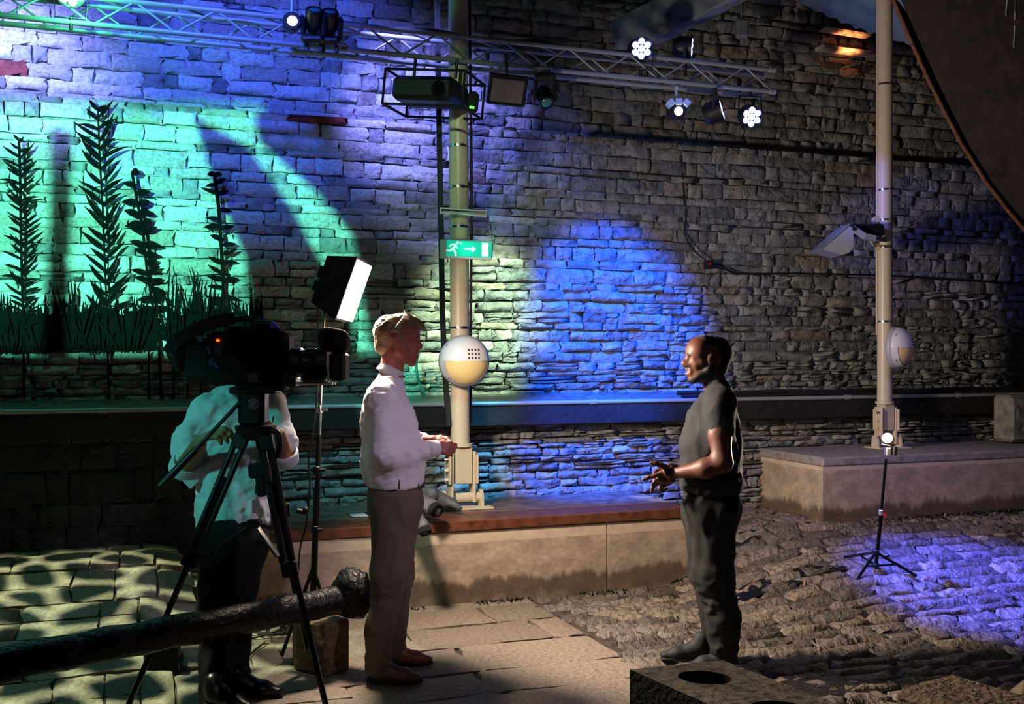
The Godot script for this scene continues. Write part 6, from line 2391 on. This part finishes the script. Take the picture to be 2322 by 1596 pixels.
func man_in_black() -> void:
	var D := 5.42
	var J := func(px: float, py: float, dz := 0.0) -> Vector3: return at(px, py, D - dz)
	var base := at(1625, 1505, D)
	base.y = 0.0
	var t := thing("person", "bearded man in a black T-shirt standing in profile facing left, hands held out", "person", base)
	var h := Transform3D(Basis(UP, PI + 0.10) * Basis(Vector3.BACK, 0.04) * Basis.from_scale(Vector3(1.06, 1.07, 1.05)), J.call(1604, 811))
	var head := face_prims(h, 1.35, 1.35)
	head.append(cap(h * Vector3(-0.020, -0.055, 0), J.call(1628, 890), 0.058, 0.064))
	var core := [cap(J.call(1628, 885), J.call(1622, 940), 0.060, 0.09), cap(J.call(1618, 950, 0.06), J.call(1612, 1090, 0.06), 0.10, 0.11), cap(J.call(1618, 950, -0.06), J.call(1612, 1090, -0.06), 0.10, 0.11), cap(J.call(1618, 1140, 0.09), J.call(1618, 1300, 0.09), 0.085, 0.06), cap(J.call(1618, 1300, 0.09), J.call(1640, 1490, 0.08), 0.055, 0.038), cap(J.call(1604, 1140, -0.09), J.call(1608, 1300, -0.08), 0.085, 0.06), cap(J.call(1608, 1300, -0.08), J.call(1618, 1470, -0.08), 0.055, 0.036)]
	var arms := [cap(J.call(1636, 915, 0.19), J.call(1632, 985, 0.215), 0.058, 0.055), cap(J.call(1632, 985, 0.225), J.call(1638, 1048, 0.265), 0.056, 0.048), cap(J.call(1638, 1050, 0.265), J.call(1600, 1062, 0.245), 0.047, 0.047), cap(J.call(1600, 1062, 0.245), J.call(1532, 1073, 0.16), 0.045, 0.027), cap(J.call(1612, 915, -0.19), J.call(1612, 1040, -0.23), 0.056, 0.045), cap(J.call(1612, 1040, -0.23), J.call(1536, 1062, -0.07), 0.044, 0.027)]
	# left hand as in the photograph: thumb up, index finger pointing, the others hanging half closed
	var hd := [cap(J.call(1534, 1073, 0.160), J.call(1512, 1070, 0.145), 0.027, 0.022), cap(J.call(1520, 1078, 0.150), J.call(1500, 1074, 0.140), 0.024, 0.017), cap(J.call(1522, 1086, 0.145), J.call(1500, 1088, 0.135), 0.022, 0.017), cap(J.call(1518, 1090, 0.130), J.call(1504, 1100, 0.120), 0.018, 0.015),
		cap(J.call(1515, 1062, 0.150), J.call(1498, 1054, 0.160), 0.017, 0.0125), cap(J.call(1498, 1054, 0.160), J.call(1486, 1051, 0.165), 0.0125, 0.0115), cap(J.call(1486, 1051, 0.165), J.call(1477, 1049, 0.165), 0.0115, 0.0095),
		cap(J.call(1500, 1072, 0.145), J.call(1484, 1079, 0.150), 0.0125, 0.0108), cap(J.call(1484, 1079, 0.150), J.call(1470, 1082, 0.150), 0.0106, 0.0098), cap(J.call(1470, 1082, 0.150), J.call(1459, 1087, 0.150), 0.0096, 0.0082),
		cap(J.call(1499, 1082, 0.130), J.call(1485, 1090, 0.130), 0.012, 0.0105), cap(J.call(1485, 1090, 0.130), J.call(1482, 1100, 0.145), 0.0103, 0.0095), cap(J.call(1482, 1100, 0.145), J.call(1489, 1094, 0.160), 0.0095, 0.008),
		cap(J.call(1500, 1092, 0.120), J.call(1486, 1098, 0.110), 0.0118, 0.0102), cap(J.call(1486, 1098, 0.110), J.call(1479, 1106, 0.110), 0.010, 0.0092), cap(J.call(1479, 1106, 0.110), J.call(1477, 1115, 0.112), 0.0092, 0.0075),
		cap(J.call(1505, 1100, 0.110), J.call(1496, 1108, 0.090), 0.011, 0.0095), cap(J.call(1496, 1108, 0.090), J.call(1504, 1112, 0.080), 0.0092, 0.0085), cap(J.call(1504, 1112, 0.080), J.call(1513, 1107, 0.075), 0.0085, 0.007)]
	var far := hand_axes(J.call(1538, 1064, -0.07), Vector3(-0.95, -0.22, 0.15).normalized(), Vector3(0.15, -0.35, 0.92).normalized(), Vector3(-0.2, 0.92, 0.3).normalized(), [0.5, 0.65, 0.75, 0.8], 0.95, 0.7)
	var face := Color(0.34, 0.19, 0.125).srgb_to_linear()
	var lip := Color(0.46, 0.26, 0.23).srgb_to_linear()
	var beard := Color(0.035, 0.025, 0.02).srgb_to_linear()
	var inv := h.affine_inverse()
	var tint := func(p: Vector3) -> Color:
		var q := inv * p
		if q.x > 0.080 and absf(q.z) < 0.022 and q.y < -0.054 and q.y > -0.085:
			return lip
		if q.x < 0.13 and q.x > -0.02 and q.y > -0.16 and absf(q.z) < 0.1:
			if q.x > 0.074 and absf(q.z) > 0.012 and absf(q.z) < 0.048 and q.y > 0.006 and q.y < 0.020:
				return beard
			if q.y < -0.100 and q.y > -0.145:
				return beard
			if q.y < -0.044 and q.y > -0.058 and q.x > 0.07 and absf(q.z) < 0.034:
				return beard
			if q.y < -0.03 and q.y > -0.13 and q.x < 0.036 + (-0.05 - q.y) * 0.55:
				return beard
		return face
	mi("body", net([[head, 0.0045, 0.016], [core, 0.018, 0.03], [arms, 0.009, 0.03], [hd, 0.0036, 0.009], [far, 0.0042, 0.010]], face, null, tint), skin(face), t)
	for w in [-1.0, 1.0]:
		var es := S()
		ball(es, Transform3D(Basis.from_scale(Vector3.ONE * 0.0122), h * Vector3(0.0775, -0.0095, 0.031 * w)), 14, 10)
		part("eye", es, flat(Color(0.62, 0.58, 0.54), 0.15), t)
	var hp := [cap(h * Vector3(-0.040, 0.024, 0), h * Vector3(0.022, 0.036, 0), 0.087, 0.078, Vector3.BACK, 1.12), cap(h * Vector3(-0.05, 0.0, 0), h * Vector3(-0.050, -0.045, 0), 0.072, 0.055, Vector3.BACK, 1.0)]
	hp.append(cap(h * Vector3(0.128, 0.004, -0.06), h * Vector3(0.128, 0.004, 0.06), 0.064, 0.064, Vector3.ZERO, 1.0, -1.0))
	hp.append(cap(h * Vector3(0.088, -0.062, -0.07), h * Vector3(0.088, -0.062, 0.07), 0.080, 0.080, Vector3.ZERO, 1.0, -1.0))
	var hn := FastNoiseLite.new()
	hn.frequency = 120.0
	var hair := flat(Color(0.035, 0.03, 0.028), 0.9)
	hair.rim_enabled = true
	hair.rim = 0.9
	mi("hair", net([[hp, 0.0045, 0.008]], Color.WHITE, func(p: Vector3, n: Vector3) -> float: return 0.0016 * hn.get_noise_3dv(p)), hair, t)
	# T-shirt
	var sp := []
	for w in [-1.0, 1.0]:
		sp.append(cap(J.call(1624, 912, 0.06 * w), J.call(1616, 955, 0.07 * w), 0.085, 0.124))
		sp.append(cap(J.call(1616, 955, 0.07 * w), J.call(1612, 1010, 0.07 * w), 0.124, 0.148))
		sp.append(cap(J.call(1612, 1010, 0.07 * w), J.call(1613, 1094, 0.07 * w), 0.148, 0.156))
		sp.append(cap(J.call(1630, 886, 0.05 * w), J.call(1634, 908, 0.17 * w), 0.052, 0.062))
	sp.append(cap(J.call(1634, 912, 0.185), J.call(1631, 984, 0.21), 0.073, 0.071))
	sp.append(cap(J.call(1614, 912, -0.185), J.call(1612, 984, -0.21), 0.072, 0.068))
	sp.append(cap(J.call(1629, 890), J.call(1622, 930), 0.064, 0.09))
	sp.append(cap(J.call(1590, 868, 0.0), J.call(1612, 880, 0.0), 0.045, 0.050, Vector3.ZERO, 1.0, -1.0))
	sp.append(cap(J.call(1400, 1108) - UP * 1.0, J.call(1800, 1108) - UP * 1.0, 1.0, 1.0, Vector3.ZERO, 1.0, -1.0))
	var tee := flat(Color(0.085, 0.09, 0.103), 0.85)
	var fold := cloth_fold(31, 0.009, Vector3(1.2, 0.5, 1.0), 6.5)
	var fold2 := cloth_fold(32, 0.007, Vector3(0.6, 1.5, 0.6), 10.0)
	var waist: float = J.call(1612, 1090).y
	mi("t_shirt", net([[sp, 0.011, 0.040]], Color.WHITE, func(p: Vector3, n: Vector3) -> float: return fold.call(p, n) + fold2.call(p, n) * smoothstep(0.14, 0.0, absf(p.y - waist - 0.03))), tee, t)
	var st := S()
	lathe(st, xf_y(J.call(1625, 889), Vector3(-0.22, 1, 0).normalized()), [Vector2(0.074, -0.012), Vector2(0.072, 0.004), Vector2(0.066, 0.010), Vector2(0.062, 0.004)], 28)
	part("neck_band", st, tee, t)
	# trousers
	var tp := []
	for w in [-1.0, 1.0]:
		tp.append(cap(J.call(1611, 1125, 0.07 * w), J.call(1611, 1155, 0.075 * w), 0.132, 0.138))
	tp.append(cap(J.call(1618, 1150, 0.09), J.call(1616, 1300, 0.095), 0.128, 0.098))
	tp.append(cap(J.call(1616, 1300, 0.095), J.call(1640, 1400, 0.085), 0.095, 0.080))
	tp.append(cap(J.call(1640, 1400, 0.085), J.call(1642, 1492, 0.08), 0.078, 0.066))
	tp.append(cap(J.call(1604, 1150, -0.08), J.call(1606, 1300, -0.08), 0.125, 0.092))
	tp.append(cap(J.call(1606, 1300, -0.08), J.call(1628, 1400, -0.08), 0.090, 0.074))
	tp.append(cap(J.call(1628, 1400, -0.08), J.call(1624, 1474, -0.08), 0.074, 0.062))
	var tr := flat(Color(0.045, 0.045, 0.05), 0.85)
	var tf := cloth_fold(41, 0.010, Vector3(1.0, 0.5, 1.0), 6.0)
	var tf2 := cloth_fold(42, 0.009, Vector3(0.6, 1.5, 0.6), 8.0)
	var knee_y: float = J.call(1620, 1340).y
	mi("trousers", net([[tp, 0.011, 0.05]], Color.WHITE, func(p: Vector3, n: Vector3) -> float: return tf.call(p, n) + tf2.call(p, n) * (exp(-pow((p.y - knee_y) / 0.14, 2)) + exp(-pow((p.y - 0.10) / 0.10, 2)))), tr, t)
	st = S()
	tube(st, PackedVector3Array([J.call(1521, 1069, 0.148), J.call(1509, 1067, 0.146)]), [0.031, 0.029], 20)
	box(st, Transform3D(Basis(), J.call(1514, 1068, 0.176)), Vector3(0.032, 0.036, 0.010), 0.004)
	part("wrist_watch", st, M.black_matt, t)
	shoe(t, J.call(1608, 1494, -0.08), Vector3(-1, 0, 0.06), 0.275, Color(0.09, 0.09, 0.095), Color(0.16, 0.15, 0.14), Color(0.5, 0.48, 0.45), 0.7)
	shoe(t, J.call(1668, 1517, 0.08), Vector3(-1, 0, 0.15), 0.275, Color(0.09, 0.09, 0.095), Color(0.16, 0.15, 0.14), Color(0.5, 0.48, 0.45), 0.7)

func cameraman() -> void:
	var D := 5.02
	var J := func(px: float, py: float, dz := 0.0) -> Vector3: return at(px, py, D - dz)
	var base := at(520, 1570, D)
	base.y = 0.0
	var t := thing("person", "cameraman in a pale shirt and black trousers, head hidden behind the video camera", "person", base)
	var h := Transform3D(Basis(UP, 0.25) * Basis.from_scale(Vector3.ONE), J.call(568, 812, -0.14))
	var head := face_prims(h)
	head.append(cap(h * Vector3(-0.020, -0.055, 0), J.call(556, 895, -0.09), 0.056, 0.06))
	var core := [cap(J.call(556, 890, -0.09), J.call(545, 940, -0.06), 0.06, 0.09), cap(J.call(505, 960, -0.04), J.call(500, 1180, -0.02), 0.09, 0.095), cap(J.call(565, 960, -0.07), J.call(555, 1180, -0.06), 0.09, 0.095), cap(J.call(505, 1210, 0.06), J.call(488, 1400, 0.12), 0.085, 0.06), cap(J.call(488, 1400, 0.12), J.call(487, 1585, 0.20), 0.055, 0.038), cap(J.call(558, 1210, -0.04), J.call(535, 1400, 0.0), 0.085, 0.06), cap(J.call(535, 1400, 0.0), J.call(540, 1545, 0.06), 0.055, 0.036)]
	var arms := [cap(J.call(470, 930, 0.02), J.call(420, 1052, 0.10), 0.05, 0.045), cap(J.call(420, 1056, 0.12), J.call(452, 1004, 0.24), 0.044, 0.032), cap(J.call(612, 925, -0.05), J.call(646, 1030, 0.02), 0.05, 0.042), cap(J.call(644, 1032, 0.04), J.call(634, 985, 0.14), 0.042, 0.030)]
	var rh := hand_axes(J.call(450, 1002, 0.25), Vector3(0.80, 0.45, 0.30).normalized(), Vector3(0.45, -0.75, -0.30).normalized(), Vector3(0.1, 0.45, -0.85).normalized(), [0.7, 0.8, 0.9, 0.95], 1.05, 0.3)
	var lh := hand_axes(J.call(634, 986, 0.14), Vector3(-0.62, 0.62, 0.40).normalized(), Vector3(-0.30, -0.65, 0.35).normalized(), Vector3(0.4, 0.3, 0.75).normalized(), [0.7, 0.8, 0.85, 0.9], 0.98, 0.5)
	var face := Color(0.60, 0.42, 0.31).srgb_to_linear()
	mi("body", net([[head, 0.007, 0.016], [core, 0.018, 0.03], [arms, 0.010, 0.03], [rh, 0.0045, 0.010], [lh, 0.0045, 0.010]], face, null, func(_p: Vector3) -> Color: return face), skin(face), t)
	var hp := [cap(h * Vector3(-0.040, 0.026, 0), h * Vector3(0.02, 0.035, 0), 0.088, 0.076, Vector3.BACK, 1.1)]
	mi("hair", net([[hp, 0.008, 0.02]], Color.WHITE), flat(Color(0.12, 0.09, 0.07), 0.8), t)
	var sp := []
	for q in [[508, 0.0], [556, -0.03]]:
		sp.append(cap(J.call(q[0] + 22, 925, q[1] - 0.05), J.call(q[0] + 6, 970, q[1] - 0.03), 0.085, 0.105))
		sp.append(cap(J.call(q[0] + 6, 970, q[1] - 0.03), J.call(q[0] - 4, 1080, q[1] - 0.02), 0.105, 0.112))
		sp.append(cap(J.call(q[0] - 4, 1080, q[1] - 0.02), J.call(q[0] - 6, 1182, q[1] - 0.01), 0.112, 0.124))
	sp.append(cap(J.call(545, 895, -0.08), J.call(475, 925, -0.01), 0.062, 0.070))
	sp.append(cap(J.call(560, 895, -0.09), J.call(612, 918, -0.06), 0.060, 0.066))
	sp.append(cap(J.call(472, 928, 0.0), J.call(430, 1000, 0.07), 0.074, 0.066))
	sp.append(cap(J.call(430, 1000, 0.07), J.call(420, 1040, 0.10), 0.064, 0.058))
	sp.append(cap(J.call(425, 1030, 0.09), J.call(438, 1080, 0.06), 0.045, 0.030))
	sp.append(cap(J.call(612, 918, -0.06), J.call(640, 1000, 0.0), 0.068, 0.060))
	sp.append(cap(J.call(640, 1000, 0.0), J.call(644, 1022, 0.02), 0.060, 0.056))
	sp.append(cap(J.call(300, 1196) - UP * 1.0, J.call(800, 1196) - UP * 1.0, 1.0, 1.0, Vector3.ZERO, 1.0, -1.0))
	var shirt := flat(Color(0.80, 0.83, 0.84), 0.8)
	var fold := cloth_fold(51, 0.012, Vector3(1.2, 0.5, 1.0), 6.0)
	var fold2 := cloth_fold(52, 0.006, Vector3(0.7, 1.2, 0.7), 14.0)
	mi("shirt", net([[sp, 0.011, 0.045]], Color.WHITE, func(p: Vector3, n: Vector3) -> float: return fold.call(p, n) + fold2.call(p, n)), shirt, t)
	var st := S()      # loose rolled sleeve ends
	lathe(st, xf_y(J.call(421, 1050, 0.11), (J.call(452, 1004, 0.24) - J.call(420, 1056, 0.12)).normalized()), [Vector2(0.066, -0.05), Vector2(0.068, 0.0), Vector2(0.060, 0.02), Vector2(0.050, 0.0)], 22)
	part("rolled_sleeve", st, shirt, t)
	st = S()
	lathe(st, xf_y(J.call(645, 1024, 0.05), (J.call(634, 985, 0.14) - J.call(644, 1032, 0.04)).normalized()), [Vector2(0.060, -0.06), Vector2(0.064, -0.01), Vector2(0.056, 0.012), Vector2(0.046, -0.01)], 22)
	part("rolled_sleeve", st, shirt, t)
	st = S()
	prism(st, Transform3D(Basis(UP, 0.3), J.call(438, 1078, 0.10)), PackedVector2Array([Vector2(-0.045, 0.035), Vector2(0.045, 0.045), Vector2(0.02, -0.03), Vector2(-0.012, -0.062), Vector2(-0.05, -0.02)]), 0.02)
	part("sleeve_tail", st, shirt, t)
	st = S()
	bar(st, J.call(598, 935, 0.07), J.call(580, 1120, 0.10), 0.010, 0.003, Vector3.BACK)
	part("lanyard", st, flat(Color(0.2, 0.25, 0.3), 0.7), t)
	st = S()
	box(st, Transform3D(Basis(UP, 0.2), J.call(580, 1148, 0.115)), Vector3(0.034, 0.062, 0.003), 0.001)
	part("pass_card", st, flat(Color(0.62, 0.62, 0.58), 0.4), t)
	var tp := [cap(J.call(508, 1205, 0.02), J.call(504, 1235, 0.05), 0.104, 0.113), cap(J.call(552, 1205, -0.02), J.call(552, 1235, -0.02), 0.104, 0.110), cap(J.call(505, 1230, 0.05), J.call(490, 1400, 0.12), 0.112, 0.084), cap(J.call(490, 1400, 0.12), J.call(486, 1590, 0.20), 0.080, 0.066), cap(J.call(555, 1230, -0.03), J.call(532, 1400, 0.0), 0.110, 0.080), cap(J.call(532, 1400, 0.0), J.call(536, 1540, 0.06), 0.078, 0.062)]
	var tf := cloth_fold(61, 0.009, Vector3(1.0, 0.6, 1.0), 6.0)
	mi("trousers", net([[tp, 0.012, 0.05]], Color.WHITE, tf), flat(Color(0.028, 0.027, 0.03), 0.9), t)
	shoe(t, J.call(520, 1570, 0.08), Vector3(1, 0, 0.15), 0.28, Color(0.045, 0.042, 0.04), Color(0.03, 0.03, 0.03), Color(0.06, 0.06, 0.06), 0.35)
	shoe(t, J.call(468, 1610, 0.22), Vector3(0.9, 0, 0.45), 0.28, Color(0.045, 0.042, 0.04), Color(0.03, 0.03, 0.03), Color(0.06, 0.06, 0.06), 0.35)
